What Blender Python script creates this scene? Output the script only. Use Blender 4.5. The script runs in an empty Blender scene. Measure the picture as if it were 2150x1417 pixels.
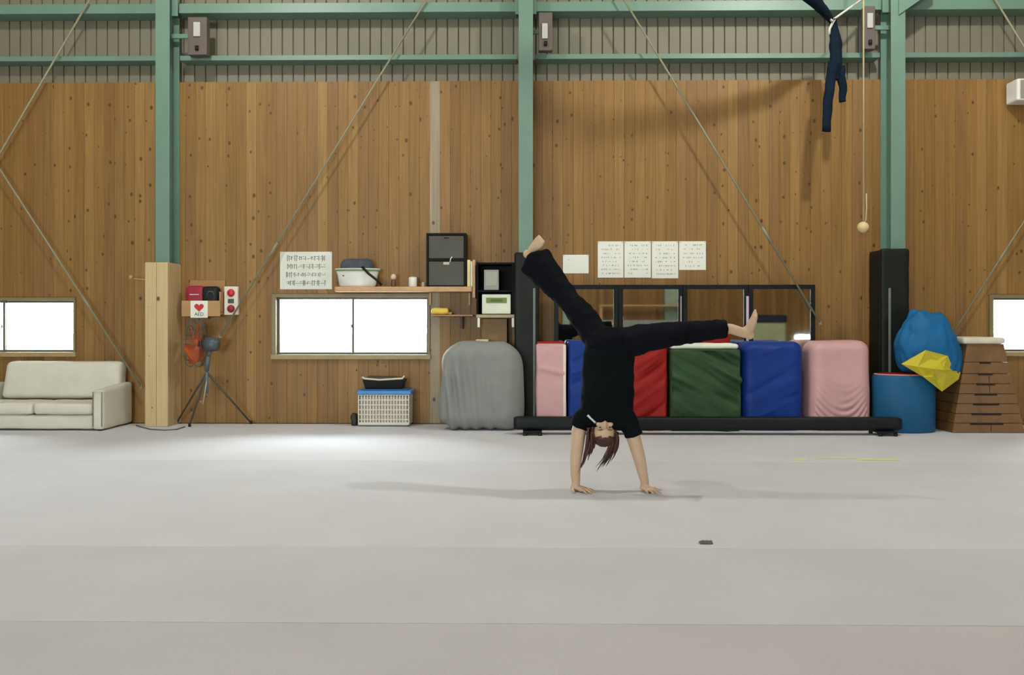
import bpy, bmesh, math, random
from mathutils import Vector, Matrix, noise
random.seed(7)
S = bpy.context.scene
COL = S.collection

# ------------------------------------------------------------------ camera
W, H, F = 2150, 1417, 1800.0
CAM = Vector((0, -10.2, 1.2)); YAW = math.radians(-0.8); HORIZON = 677
cd = bpy.data.cameras.new('camera'); cam = bpy.data.objects.new('camera', cd); COL.objects.link(cam)
cd.sensor_width = 36; cd.lens = 36 * F / W; cd.shift_y = -(H / 2 - HORIZON) / W
cd.clip_end = 300
cam.location = CAM; cam.rotation_euler = (math.pi / 2, 0, -YAW)
S.camera = cam
FWD = Vector((math.sin(YAW), math.cos(YAW), 0)); RGT = Vector((math.cos(YAW), -math.sin(YAW), 0)); UPV = Vector((0, 0, 1))
def at(px, py, Y):
    d = FWD + RGT * ((px - W / 2) / F) + UPV * ((HORIZON - py) / F)
    return CAM + d * ((Y - CAM.y) / d.y)
def X(px, Y): return at(px, 0, Y).x
def Z(py, Y, px=1075): return at(px, py, Y).z

# ------------------------------------------------------------------ world, light, exposure
wd = bpy.data.worlds.new('overcast_sky'); S.world = wd; wd.use_nodes = True
bg = wd.node_tree.nodes['Background']; bg.inputs[0].default_value = (0.9, 0.955, 1.0, 1); bg.inputs[1].default_value = 44.0
S.view_settings.view_transform = 'Standard'; S.view_settings.look = 'None'
S.view_settings.gamma = 1.0; S.view_settings.use_curve_mapping = False; S.view_settings.exposure = -0.22
LAMPS = [(-3.3, -3.6, 6.5, 400), (3.45, -3.4, 6.5, 520), (0.0, -6.5, 6.8, 20), (-6.5, -7.5, 6.8, 20), (6.5, -7.5, 6.8, 90),
         (-4.0, -12.5, 6.8, 120), (4.0, -12.5, 6.8, 200)]  # lamps away from the back wall are added, unseen fill

# ------------------------------------------------------------------ materials
def lin(v):
    v /= 255.0
    return v / 12.92 if v <= 0.04045 else ((v + 0.055) / 1.055) ** 2.4
def c(r, g, b, k=1.0): return (min(lin(r) * k, .92), min(lin(g) * k, .92), min(lin(b) * k, .92), 1)
MATS = {}
def mat(name, col, rough=.6, metal=0., var=.08, vscale=6., bump=0., bscale=60., spec=.5, emit=None, coat=0.):
    if name in MATS: return MATS[name]
    m = bpy.data.materials.new(name); m.use_nodes = True; nt = m.node_tree; p = nt.nodes['Principled BSDF']
    p.inputs['Roughness'].default_value = rough; p.inputs['Metallic'].default_value = metal
    p.inputs['Specular IOR Level'].default_value = spec; p.inputs['Coat Weight'].default_value = coat
    tc = nt.nodes.new('ShaderNodeTexCoord')
    n = nt.nodes.new('ShaderNodeTexNoise'); n.inputs['Scale'].default_value = vscale; n.inputs['Detail'].default_value = 4
    nt.links.new(tc.outputs['Object'], n.inputs['Vector'])
    r = nt.nodes.new('ShaderNodeValToRGB'); e = r.color_ramp.elements
    e[0].position = .3; e[1].position = .7
    e[0].color = tuple(x * (1 - var) for x in col[:3]) + (1,); e[1].color = tuple(min(1, x * (1 + var)) for x in col[:3]) + (1,)
    nt.links.new(n.outputs['Fac'], r.inputs[0]); nt.links.new(r.outputs[0], p.inputs['Base Color'])
    if bump:
        n2 = nt.nodes.new('ShaderNodeTexNoise'); n2.inputs['Scale'].default_value = bscale; n2.inputs['Detail'].default_value = 3
        nt.links.new(tc.outputs['Object'], n2.inputs['Vector'])
        b = nt.nodes.new('ShaderNodeBump'); b.inputs['Strength'].default_value = bump; b.inputs['Distance'].default_value = .01
        nt.links.new(n2.outputs['Fac'], b.inputs['Height']); nt.links.new(b.outputs[0], p.inputs['Normal'])
    if emit:
        p.inputs['Emission Color'].default_value = emit[0]; p.inputs['Emission Strength'].default_value = emit[1]
    MATS[name] = m
    return m

def wood_planks(name, tones, knots=True, striped=0., grain=1., knot_scale=5.2, rough=.5, kpow=2.0):
    """timber along local Z; per-object random tone, or per-stripe tone when striped is a plank width"""
    m = bpy.data.materials.new(name); m.use_nodes = True; nt = m.node_tree; L = nt.links.new; N = nt.nodes.new
    p = nt.nodes['Principled BSDF']; p.inputs['Roughness'].default_value = rough; p.inputs['Specular IOR Level'].default_value = .35
    tc = N('ShaderNodeTexCoord'); oi = N('ShaderNodeObjectInfo')
    if striped:
        sx = N('ShaderNodeSeparateXYZ'); L(tc.outputs['Object'], sx.inputs[0])
        dv = N('ShaderNodeMath'); dv.operation = 'DIVIDE'; dv.inputs[1].default_value = striped; L(sx.outputs['X'], dv.inputs[0])
        fl = N('ShaderNodeMath'); fl.operation = 'FLOOR'; L(dv.outputs[0], fl.inputs[0])
        wn = N('ShaderNodeTexWhiteNoise'); wn.noise_dimensions = '1D'; L(fl.outputs[0], wn.inputs['W']); rnd = wn.outputs['Value']
    else: rnd = oi.outputs['Random']
    off = N('ShaderNodeVectorMath'); off.operation = 'MULTIPLY_ADD'
    cmb = N('ShaderNodeCombineXYZ'); L(rnd, cmb.inputs[0]); L(rnd, cmb.inputs[1]); L(rnd, cmb.inputs[2])
    L(cmb.outputs[0], off.inputs[0]); off.inputs[1].default_value = (37, 0, 91); L(tc.outputs['Object'], off.inputs[2])
    ramp = N('ShaderNodeValToRGB'); els = ramp.color_ramp.elements
    while len(els) < len(tones): els.new(.5)
    for i, t in enumerate(tones): els[i].position = i / (len(tones) - 1); els[i].color = t
    L(rnd, ramp.inputs[0])
    mp = N('ShaderNodeMapping'); mp.inputs['Scale'].default_value = (34, 34, 1.1); L(off.outputs[0], mp.inputs[0])
    gn = N('ShaderNodeTexNoise'); gn.inputs['Scale'].default_value = 1.0; gn.inputs['Detail'].default_value = 5; gn.inputs['Distortion'].default_value = .6
    L(mp.outputs[0], gn.inputs['Vector'])
    gr = N('ShaderNodeMapRange'); gr.inputs['From Min'].default_value = .25; gr.inputs['From Max'].default_value = .75
    gr.inputs['To Min'].default_value = 1 - .24 * grain; gr.inputs['To Max'].default_value = 1 + .2 * grain; L(gn.outputs['Fac'], gr.inputs['Value'])
    mul = N('ShaderNodeMix'); mul.data_type = 'RGBA'; mul.blend_type = 'MULTIPLY'; mul.inputs['Factor'].default_value = 1
    L(ramp.outputs[0], mul.inputs['A']); cg = N('ShaderNodeCombineColor'); [L(gr.outputs[0], cg.inputs[i]) for i in range(3)]
    L(cg.outputs[0], mul.inputs['B']); out = mul.outputs['Result']
    if knots:
        ks = N('ShaderNodeSeparateXYZ'); L(off.outputs[0], ks.inputs[0]); kz = N('ShaderNodeMath'); kz.operation = 'MULTIPLY'; kz.inputs[1].default_value = .75; L(ks.outputs['Z'], kz.inputs[0])
        mk = N('ShaderNodeCombineXYZ'); L(ks.outputs['X'], mk.inputs[0]); L(kz.outputs[0], mk.inputs[1])
        vo = N('ShaderNodeTexVoronoi'); vo.voronoi_dimensions = '2D'; vo.inputs['Scale'].default_value = knot_scale; L(mk.outputs[0], vo.inputs['Vector'])
        sc = N('ShaderNodeSeparateColor'); L(vo.outputs['Color'], sc.inputs[0])
        pw = N('ShaderNodeMath'); pw.operation = 'POWER'; pw.inputs[1].default_value = kpow; L(sc.outputs[0], pw.inputs[0])
        rad = N('ShaderNodeMath'); rad.operation = 'MULTIPLY_ADD'; rad.inputs[1].default_value = .075; rad.inputs[2].default_value = .01; L(pw.outputs[0], rad.inputs[0])
        q = N('ShaderNodeMath'); q.operation = 'DIVIDE'; L(vo.outputs['Distance'], q.inputs[0]); L(rad.outputs[0], q.inputs[1])
        mr = N('ShaderNodeMapRange'); mr.inputs['From Min'].default_value = .75; mr.inputs['From Max'].default_value = 1.5
        mr.inputs['To Min'].default_value = .9; mr.inputs['To Max'].default_value = 0; L(q.outputs[0], mr.inputs['Value'])
        kx = N('ShaderNodeMix'); kx.data_type = 'RGBA'; L(mr.outputs[0], kx.inputs['Factor']); L(out, kx.inputs['A']); kx.inputs['B'].default_value = c(74, 44, 20, 1.1)
        out = kx.outputs['Result']
    L(out, p.inputs['Base Color'])
    b = N('ShaderNodeBump'); b.inputs['Strength'].default_value = .15; b.inputs['Distance'].default_value = .004; L(gn.outputs['Fac'], b.inputs['Height']); L(b.outputs[0], p.inputs['Normal'])
    MATS[name] = m
    return m

K = 1.0
wall_wood = wood_planks('knotty_cedar', [c(125, 91, 47, K), c(142, 106, 55, K), c(131, 97, 47, K), c(150, 115, 63, K), c(130, 96, 53, K), c(145, 110, 55, K)])
grey_plank = wood_planks('greyed_cedar', [c(158, 143, 116, K), c(152, 138, 112, K)])
far_wood = wood_planks('cedar_boards', [c(125, 91, 47, K), c(142, 106, 55, K), c(150, 115, 63, K)], striped=.12)
pale_wood = wood_planks('pale_pine', [c(200, 178, 132), c(192, 170, 126)], knot_scale=3.2, grain=.5, kpow=1.0)
shelf_wood = mat('shelf_pine', c(190, 150, 102, 1.), .5, var=.12, vscale=9)
box_wood = mat('vault_box_wood', c(118, 86, 50, 1.), .45, var=.2, vscale=7)
frame_wood = mat('window_frame_olive', c(122, 110, 74, 1.1), .5, var=.06)
steel_green = mat('green_painted_steel', c(106, 138, 120, .95), .42, var=.05, vscale=3)
steel_rod = mat('brace_rod_paint', c(136, 134, 108, 1.), .45, var=.06)
siding = mat('beige_siding', c(122, 118, 98), .6, var=.05, vscale=2)
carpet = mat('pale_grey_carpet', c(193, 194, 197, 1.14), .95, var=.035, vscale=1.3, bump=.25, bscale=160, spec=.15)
black_pad = mat('black_vinyl_pad', c(21, 25, 19), .5, spec=.22, var=.15, bump=.15, bscale=8)
black_frame = mat('black_metal', c(15, 21, 20), .45, spec=.22, var=.1)
black_plastic = mat('black_plastic', c(24, 26, 26), .5, spec=.25, var=.08)
alu = mat('aluminium', c(170, 170, 165), .35, .6, var=.03)
white_pl = mat('white_plastic', c(222, 222, 214, 1.1), .4, var=.03)
paper = mat('white_paper', c(216, 218, 206, 1.15), .8, var=.02)
ink = mat('dark_ink', c(70, 74, 82), .8, var=.05)
red_pl = mat('red_plastic', c(190, 34, 38), .4, var=.05)
concrete = mat('grey_concrete', c(176, 164, 144), .8, var=.1)

def glass_mat():
    m = bpy.data.materials.new('window_glass'); m.use_nodes = True; nt = m.node_tree; nt.nodes.clear()
    o = nt.nodes.new('ShaderNodeOutputMaterial'); mx = nt.nodes.new('ShaderNodeMixShader'); t = nt.nodes.new('ShaderNodeBsdfTransparent')
    g = nt.nodes.new('ShaderNodeBsdfGlossy'); g.inputs['Roughness'].default_value = .02; fr = nt.nodes.new('ShaderNodeFresnel'); fr.inputs[0].default_value = 1.45
    t.inputs[0].default_value = (.96, .98, .97, 1)
    nt.links.new(fr.outputs[0], mx.inputs[0]); nt.links.new(t.outputs[0], mx.inputs[1]); nt.links.new(g.outputs[0], mx.inputs[2]); nt.links.new(mx.outputs[0], o.inputs[0])
    return m
glass = glass_mat()
mirror_m = mat('mirror_silver', (.82, .84, .82, 1), .02, 1., var=.0)

# ------------------------------------------------------------------ mesh helpers
class MB:
    def __init__(s): s.v = []; s.f = []
    def add(s, vs, fs):
        o = len(s.v); s.v += [Vector(v) for v in vs]; s.f += [tuple(i + o for i in f) for f in fs]; return s
    def box(s, x0, x1, y0, y1, z0, z1):
        return s.add([(x0, y0, z0), (x1, y0, z0), (x1, y1, z0), (x0, y1, z0), (x0, y0, z1), (x1, y0, z1), (x1, y1, z1), (x0, y1, z1)],
                     [(3, 2, 1, 0), (4, 5, 6, 7), (0, 1, 5, 4), (1, 2, 6, 5), (2, 3, 7, 6), (3, 0, 4, 7)])
    def prism(s, pts, y0, y1):
        """polygon in XZ (list of (x,z)), extruded in Y"""
        n = len(pts); vs = [(x, y0, z) for x, z in pts] + [(x, y1, z) for x, z in pts]
        a = sum(pts[i][0] * pts[(i + 1) % n][1] - pts[(i + 1) % n][0] * pts[i][1] for i in range(n))
        fs = [tuple(range(n)), tuple(range(2 * n - 1, n - 1, -1))] + [(i, i + n, (i + 1) % n + n, (i + 1) % n) for i in range(n)]
        if a < 0: fs = [f[::-1] for f in fs]
        return s.add(vs, fs)
    def hexa(s, p8): return s.add(p8, [(3, 2, 1, 0), (4, 5, 6, 7), (0, 1, 5, 4), (1, 2, 6, 5), (2, 3, 7, 6), (3, 0, 4, 7)])
    def loft(s, cs, rs, ref=(0, 1, 0), seg=14, power=2.):
        """rings along cs with radii (a across, b along ref)"""
        cs = [Vector(q) for q in cs]; n = len(cs); vs = []; ref = Vector(ref)
        for i, q in enumerate(cs):
            t = (cs[min(i + 1, n - 1)] - cs[max(i - 1, 0)]).normalized()
            b = (ref - t * ref.dot(t))
            if b.length < 1e-4: b = Vector((0, 0, 1)) - t * t.z
            b.normalize(); a = t.cross(b)
            r = rs[i]; ra, rb = (r if isinstance(r, tuple) else (r, r))
            for k in range(seg):
                th = 2 * math.pi * k / seg; cx, sx = math.cos(th), math.sin(th)
                e = 2 / power
                vs.append(q + a * (ra * math.copysign(abs(cx) ** e, cx)) + b * (rb * math.copysign(abs(sx) ** e, sx)))
        fs = [tuple(range(seg))[::-1], tuple(range((n - 1) * seg, n * seg))]
        for i in range(n - 1):
            for k in range(seg):
                k2 = (k + 1) % seg; fs.append((i * seg + k, i * seg + k2, (i + 1) * seg + k2, (i + 1) * seg + k))
        return s.add(vs, fs)
    def tube(s, a, b, r, r2=None, seg=10): return s.loft([a, b], [r, r if r2 is None else r2], ref=(0.13, .98, .11), seg=seg)
    def path(s, pts, r, seg=8): return s.loft(pts, [r] * len(pts), ref=(.2, .9, .3), seg=seg)
    def ellipsoid(s, q, r, nu=16, nv=10, rot=None):
        q = Vector(q); vs = []; fs = []
        def tr(v): v = Vector(v); return q + (rot @ v if rot else v)
        vs.append(tr((0, 0, r[2])))
        for j in range(1, nv):
            ph = math.pi * j / nv
            for i in range(nu):
                th = 2 * math.pi * i / nu
                vs.append(tr((r[0] * math.sin(ph) * math.cos(th), r[1] * math.sin(ph) * math.sin(th), r[2] * math.cos(ph))))
        vs.append(tr((0, 0, -r[2]))); e = len(vs) - 1
        for i in range(nu):
            i2 = (i + 1) % nu; fs.append((0, 1 + i, 1 + i2)); fs.append((e, 1 + (nv - 2) * nu + i2, 1 + (nv - 2) * nu + i))
            for j in range(nv - 2): fs.append((1 + j * nu + i, 1 + (j + 1) * nu + i, 1 + (j + 1) * nu + i2, 1 + j * nu + i2))
        return s.add(vs, fs)
    def lathe(s, q, prof, seg=20, axis=None):
        """prof: (radius, height) pairs from bottom to top about +Z at q, or about axis"""
        q = Vector(q); R = Matrix.Identity(3) if axis is None else Vector((0, 0, 1)).rotation_difference(Vector(axis)).to_matrix()
        vs = []; fs = []
        for r, h in prof:
            for k in range(seg):
                th = 2 * math.pi * k / seg; vs.append(q + R @ Vector((r * math.cos(th), r * math.sin(th), h)))
        n = len(prof)
        for i in range(n - 1):
            for k in range(seg):
                k2 = (k + 1) % seg; fs.append((i * seg + k, i * seg + k2, (i + 1) * seg + k2, (i + 1) * seg + k))
        fs.append(tuple(range(seg))[::-1]); fs.append(tuple(range((n - 1) * seg, n * seg)))
        return s.add(vs, fs)
    def rbox(s, x0, x1, y0, y1, z0, z1, r, n=(16, 8, 16), disp=None):
        ctr = Vector(((x0 + x1) / 2, (y0 + y1) / 2, (z0 + z1) / 2)); h = Vector(((x1 - x0) / 2, (y1 - y0) / 2, (z1 - z0) / 2))
        r = min(r, *h); bm = bmesh.new()
        def ease(t):  # more samples near the edges
            return t + .12 * math.sin(2 * math.pi * t) * -1 * .5
        def face(ax, sg):
            u, v = [(1, 2), (2, 0), (0, 1)][ax]; g = {}
            for i in range(n[u] + 1):
                for j in range(n[v] + 1):
                    p = Vector((0, 0, 0)); p[ax] = sg * h[ax]; p[u] = (2 * ease(i / n[u]) - 1) * h[u]; p[v] = (2 * ease(j / n[v]) - 1) * h[v]
                    inn = Vector([max(-(h[k] - r), min(h[k] - r, p[k])) for k in range(3)]); d = p - inn
                    nn = d.normalized() if d.length > 1e-9 else Vector([sg if k == ax else 0 for k in range(3)])
                    p = inn + nn * r
                    if disp: p = p + nn * disp(p, nn, h)
                    g[i, j] = bm.verts.new(p + ctr)
            for i in range(n[u]):
                for j in range(n[v]):
                    q = [g[i, j], g[i + 1, j], g[i + 1, j + 1], g[i, j + 1]]
                    bm.faces.new(q if sg > 0 else q[::-1])
        for ax in range(3):
            for sg in (-1, 1): face(ax, sg)
        bmesh.ops.remove_doubles(bm, verts=bm.verts, dist=1e-5); bm.verts.index_update()
        s.add([v.co.copy() for v in bm.verts], [tuple(v.index for v in f.verts) for f in bm.faces]); bm.free(); return s
    def build(s, name, m, parent=None, smooth=False, bevel=0., seg=2, solid=0., origin=None):
        lo = Vector([min(v[k] for v in s.v) for k in range(3)]); hi = Vector([max(v[k] for v in s.v) for k in range(3)])
        o0 = Vector(origin) if origin is not None else Vector(((lo.x + hi.x) / 2, (lo.y + hi.y) / 2, lo.z))
        me = bpy.data.meshes.new(name); me.from_pydata([v - o0 for v in s.v], [], s.f); me.update()
        o = bpy.data.objects.new(name, me); COL.objects.link(o); me.materials.append(m)
        o.location = o0 - (worigin(parent) if parent else Vector((0, 0, 0))); o.parent = parent
        if smooth:
            for p in me.polygons: p.use_smooth = True
        if bevel:
            b = o.modifiers.new('bevel', 'BEVEL'); b.width = bevel; b.segments = seg; b.limit_method = 'ANGLE'; b.angle_limit = math.radians(40); b.harden_normals = False
        return o
def squash(b, yc, k):
    for v in b.v: v.y = yc + (v.y - yc) * k
    return b
def worigin(o):
    v = Vector((0, 0, 0))
    while o: v = v + o.location; o = o.parent
    return v
def thing(name, label, cat, loc, group=None):
    o = bpy.data.objects.new(name, None); COL.objects.link(o); o.location = loc; o.empty_display_size = .1
    return tag(o, label, cat, group)
def tag(o, label, cat, group=None, kind=None):
    o['label'] = label; o['category'] = cat
    if group: o['group'] = group
    if kind: o['kind'] = kind
    return o
def struct(o, label=None, cat=None):
    o['kind'] = 'structure'
    if label: o['label'] = label
    if cat: o['category'] = cat
    return o
def box(name, m, parent, x0, x1, y0, y1, z0, z1, bevel=.004): return MB().box(x0, x1, y0, y1, z0, z1).build(name, m, parent, bevel=bevel)
def inst(src, loc, parent):
    o = src.copy(); COL.objects.link(o); o.parent = parent; o.location = Vector(loc) - worigin(parent); return o

# ------------------------------------------------------------------ the hall: floor
HX, HY0, HZ = 11.0, -16.0, 7.6           # half width, front wall, ceiling
fl = struct(MB().box(-HX, HX, HY0, .2, -.2, -.022).build('floor', concrete), 'brown hard floor under the carpet strips', 'floor')
seams = [-.08, -2.78, -5.63, -6.78, -8.9, -10.9, -12.9, HY0 + .05]
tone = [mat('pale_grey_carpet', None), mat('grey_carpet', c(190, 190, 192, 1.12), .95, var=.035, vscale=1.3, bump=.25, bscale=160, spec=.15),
        mat('worn_grey_carpet', c(186, 185, 186, 1.1), .95, var=.04, vscale=1.3, bump=.25, bscale=160, spec=.15), mat('old_grey_carpet', c(182, 179, 179, 1.08), .95, var=.045, vscale=1.3, bump=.25, bscale=160, spec=.15)]  # strips' own slight tone differences, darkened toward the camera to imitate light falloff
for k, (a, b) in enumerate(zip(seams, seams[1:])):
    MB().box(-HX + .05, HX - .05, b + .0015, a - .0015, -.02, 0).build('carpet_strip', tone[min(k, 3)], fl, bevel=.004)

# ------------------------------------------------------------------ back wall
ZW = Z(170, 0)                       # top of timber
COLX = [X(p, -.3) for p in (341, 1104, 1886)]
bay = (COLX[2] - COLX[0]) / 2
COLX = [COLX[0] - bay] + COLX + [COLX[2] + bay]
WIN = [(X(-250, 0), X(160, 0), Z(747, 0), Z(624, 0)), (X(572, 0), X(903, 0), Z(752, 0), Z(617, 0)), (X(2076, 0), X(2430, 0), Z(745, 0), Z(619, 0))]
wb = struct(bpy.data.objects.new('wall_back', None), 'tall back wall of knotty brown timber boards under beige siding', 'wall'); COL.objects.link(wb); wb.location = (0, .1, 0)
# backing sheathing with the window openings
xs = [-HX] + [v for w in WIN for v in w[:2]] + [HX]
sheath = MB()
for i in range(0, len(xs), 2): sheath.box(xs[i], xs[i + 1], .03, .14, -.022, ZW)
for w in WIN: sheath.box(w[0], w[1], .03, .14, -.022, w[2]); sheath.box(w[0], w[1], .03, .14, w[3], ZW)
sheath.build('sheathing', mat('sheathing_brown', c(84, 60, 38)), wb)
PW = .122
def plank_mesh(z0, z1, w=PW - .0012):
    h = w / 2; e = .0016
    return MB().prism([(-h, z0), (h, z0), (h, z1), (-h, z1)], e, .026).add(
        [(-h, e, z0), (h, e, z0), (h, e, z1), (-h, e, z1), (-h + e, 0, z0), (h - e, 0, z0), (h - e, 0, z1), (-h + e, 0, z1)],
        [(4, 5, 6, 7), (0, 1, 5, 4), (1, 2, 6, 5), (2, 3, 7, 6), (3, 0, 4, 7)])
full = None; n = int(15.6 / PW); gx = X(913, 0)
x00 = gx - PW * round((gx + 7.8) / PW)
cache = {}
for i in range(n):
    x = x00 + i * PW; h = PW / 2 - .0006
    m = grey_plank if abs(x - gx) < .01 else wall_wood
    segs = [(0, ZW)]; notch = None
    for w in WIN:
        if w[0] - .005 < x - h and x + h < w[1] + .005: segs = [(0, w[2] - .004), (w[3] + .004, ZW)]
        elif x - h < w[0] - .005 < x + h: notch = (-h, w[0] - .003 - x, w[0] - .003 - x, h, w)
        elif x - h < w[1] + .005 < x + h: notch = (w[1] + .003 - x, h, -h, w[1] + .003 - x, w)
    if notch:                               # a board cut around the corner of a window
        a0, a1, b0, b1, w = notch
        o = MB().box(a0, a1, .0, .026, 0, ZW).box(b0, b1, .0, .026, 0, w[2] - .004).box(b0, b1, .0, .026, w[3] + .004, ZW).build('plank', m, wb, origin=(0, 0, 0))
        o.location = Vector((x, 0, 0)) - wb.location; continue
    for z0, z1 in segs:
        k = (round(z0, 3), round(z1, 3), m.name)
        if k not in cache: cache[k] = plank_mesh(z0, z1).build('plank', m, wb, origin=(0, 0, 0)); cache[k].location = Vector((x, 0, 0)) - wb.location
        else: inst(cache[k], (x, 0, 0), wb)
# siding above the timber
sp = .1335; src = None
for i in range(int(15.6 / sp)):
    x = -7.8 + i * sp
    if src is None:
        h = sp / 2 - .007
        src = MB().prism([(-h, ZW - .1), (h, ZW - .1), (h, HZ), (-h, HZ)], .15, .17).build('siding_strip', siding, wb, origin=(0, 0, 0), bevel=.004)
        src.location = Vector((x, 0, 0)) - wb.location
    else: inst(src, (x, 0, 0), wb)
MB().box(-HX, HX, .17, .2, ZW - .1, HZ).build('siding_backing', mat('siding_groove', c(104, 100, 80)), wb)
MB().box(-HX, HX, 0.02, .15, ZW - .03, ZW + .004).build('capping_board', mat('cap_brown', c(118, 90, 60)), wb)
# other walls, ceiling
FWIN = [(-6.9, -.9, 1.1, 2.5), (8.15, 10.3, .2, .84)]       # wide opening added to light the back wall; low one shows in the mirror
fwb = MB(); xs = [-HX] + [v for w in FWIN for v in w[:2]] + [HX]
for i in range(0, len(xs), 2): fwb.box(xs[i], xs[i + 1], HY0 - .2, HY0, -.022, HZ)
for w in FWIN: fwb.box(w[0], w[1], HY0 - .2, HY0, -.022, w[2]); fwb.box(w[0], w[1], HY0 - .2, HY0, w[3], HZ)
fw = struct(fwb.build('wall_front', far_wood, origin=(0, HY0, 0)), 'far timber wall opposite, seen only in the mirrors', 'wall')
for s, nm in ((-1, 'wall_left'), (1, 'wall_right')):
    struct(MB().box(min(s * HX, s * (HX + .2)), max(s * HX, s * (HX + .2)), HY0, .2, -.022, HZ).build(nm, mat('side_wall', c(170, 150, 120)), origin=(s * HX, 0, 0)), 'plain side wall of the hall beyond the picture', 'wall')
struct(MB().box(-HX, HX, HY0, .2, HZ, HZ + .1).build('ceiling', mat('ceiling_grey', c(190, 188, 178))), 'pale grey metal roof underside above the hall', 'ceiling')

# windows
def portal(w, y, ry):
    ld = bpy.data.lights.new('window_portal', 'AREA'); ld.shape = 'RECTANGLE'; ld.size = w[1] - w[0]; ld.size_y = w[3] - w[2]; ld.cycles.is_portal = True
    o = bpy.data.objects.new('window_portal', ld); COL.objects.link(o); o.location = ((w[0] + w[1]) / 2, y, (w[2] + w[3]) / 2); o.rotation_euler = (ry, 0, 0)
for w in WIN: portal(w, .2, -math.pi / 2)
for w in FWIN: portal(w, HY0 - .25, math.pi / 2)
for k, w in enumerate(FWIN):
    r = struct(bpy.data.objects.new('window_%d' % (k + 4), None), ['wide daylight window in the opposite wall behind the camera', 'low bright window in the opposite wall seen in the rightmost mirror'][k], 'window'); COL.objects.link(r); r.location = ((w[0] + w[1]) / 2, HY0 - .1, w[2])
    n_ = 5 if k == 0 else 2
    for q in range(n_):
        a = w[0] + (w[1] - w[0]) * q / n_; b = w[0] + (w[1] - w[0]) * (q + 1) / n_; e = .03
        sa = MB().box(a, b, HY0 - .12, HY0 - .09, w[2], w[2] + e).box(a, b, HY0 - .12, HY0 - .09, w[3] - e, w[3]).box(a, a + e, HY0 - .12, HY0 - .09, w[2] + e, w[3] - e).box(b - e, b, HY0 - .12, HY0 - .09, w[2] + e, w[3] - e).build('sash', alu, r)
        MB().box(a + e, b - e, HY0 - .107, HY0 - .103, w[2] + e, w[3] - e).build('pane', glass, sa)
def window(i, w, split, label):
    x0, x1, z0, z1 = w; t = .046
    r = struct(bpy.data.objects.new('window_%d' % i, None), label, 'window'); COL.objects.link(r); r.location = ((x0 + x1) / 2, .08, z0)
    f = MB().box(x0, x1, -.022, .14, z1 - t * .8, z1).box(x0, x0 + t, -.022, .14, z0, z1 - t * .8).box(x1 - t * .55, x1, -.022, .14, z0, z1 - t * .8)
    f.build('window_frame', frame_wood, r)
    MB().box(x0 - .01, x1 + .01, -.04, .14, z0 - .012, z0 + t * .9).build('window_sill', mat('sill_wood', c(150, 134, 92, 1.1)), r, bevel=.003)
    a0, a1 = x0 + t, x1 - t * .55; b0, b1 = z0 + t * .9, z1 - t * .8; e = .026
    for k, (p, q, y) in enumerate(((a0, split + e / 2, .06), (split - e / 2, a1, .085))):
        s = MB().box(p, q, y, y + .02, b0, b0 + e).box(p, q, y, y + .02, b1 - e, b1).box(p, p + e, y, y + .02, b0 + e, b1 - e).box(q - e, q, y, y + .02, b0 + e, b1 - e).build('sash', mat('sash_bronze', c(92, 90, 74), .5), r)
        MB().box(p + e, q - e, y + .008, y + .012, b0 + e, b1 - e).build('pane', glass, s)
    MB().box(split - .03, split - .012, .045, .06, (z0 + z1) / 2 - .02, (z0 + z1) / 2 + .02).build('latch', alu, r, bevel=.003)
    return r
window(1, WIN[0], X(2, 0), 'bright sliding window above the cream sofa')
window(2, WIN[1], X(739, 0), 'bright two-pane sliding window below the pine shelf')
window(3, WIN[2], X(2250, 0), 'bright window at the right edge beside the vaulting box')

# outside: pale ground, a pale fence with posts
og = struct(MB().box(-20, 20, .3, 14, -.5, -.4).build('ground_outside', mat('pale_gravel', c(225, 225, 220, 1.1))), 'pale gravel ground outside the windows', 'ground')
of = struct(MB().box(-20, 20, 5.0, 5.1, -.4, 1.0).build('wall_outside', mat('pale_render', c(240, 240, 236, 1.1))), 'overexposed pale boundary wall outside the windows', 'wall')
for x in (-5.9, -4.6, -1.2, -.6, -.2, 6.2, 7.4):
    MB().box(x - .05, x + .05, 4.86, 4.98, -.4, 1.9).build('post', mat('pale_post', c(205, 205, 195)), of)

# ------------------------------------------------------------------ steel frame
FD = .3; FWID = .165
col_labels = {0: 'green steel column beyond the left edge of the picture', 1: 'green steel column standing on the pale timber casing', 2: 'green steel column in the middle above the black padding',
              3: 'green steel column behind the hanging dark cloth and pull rope', 4: 'green steel column beyond the right edge of the picture'}
for i, x in enumerate(COLX):
    r = thing('steel_column', col_labels[i], 'column', (x, -FD / 2, 0), 'green steel wall columns')
    h = FWID / 2
    MB().box(x - h, x + h, -FD, -FD + .014, 0, HZ - .02).build('front_flange', steel_green, r, bevel=.002)
    MB().box(x - .005, x + .005, -FD + .014, -.018, 0, HZ - .02).build('web', steel_green, r)
    MB().box(x - h, x + h, -.018, -.004, 0, HZ - .02).build('rear_flange', steel_green, r, bevel=.002)
    for sgn in (-1, 1):
        z = Z(16, -.1)
        MB().box(x + sgn * .005, x + sgn * (h + .04), -.16, -.15, z - .1, z + .16).build('cleat', steel_green, r, bevel=.002)
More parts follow.
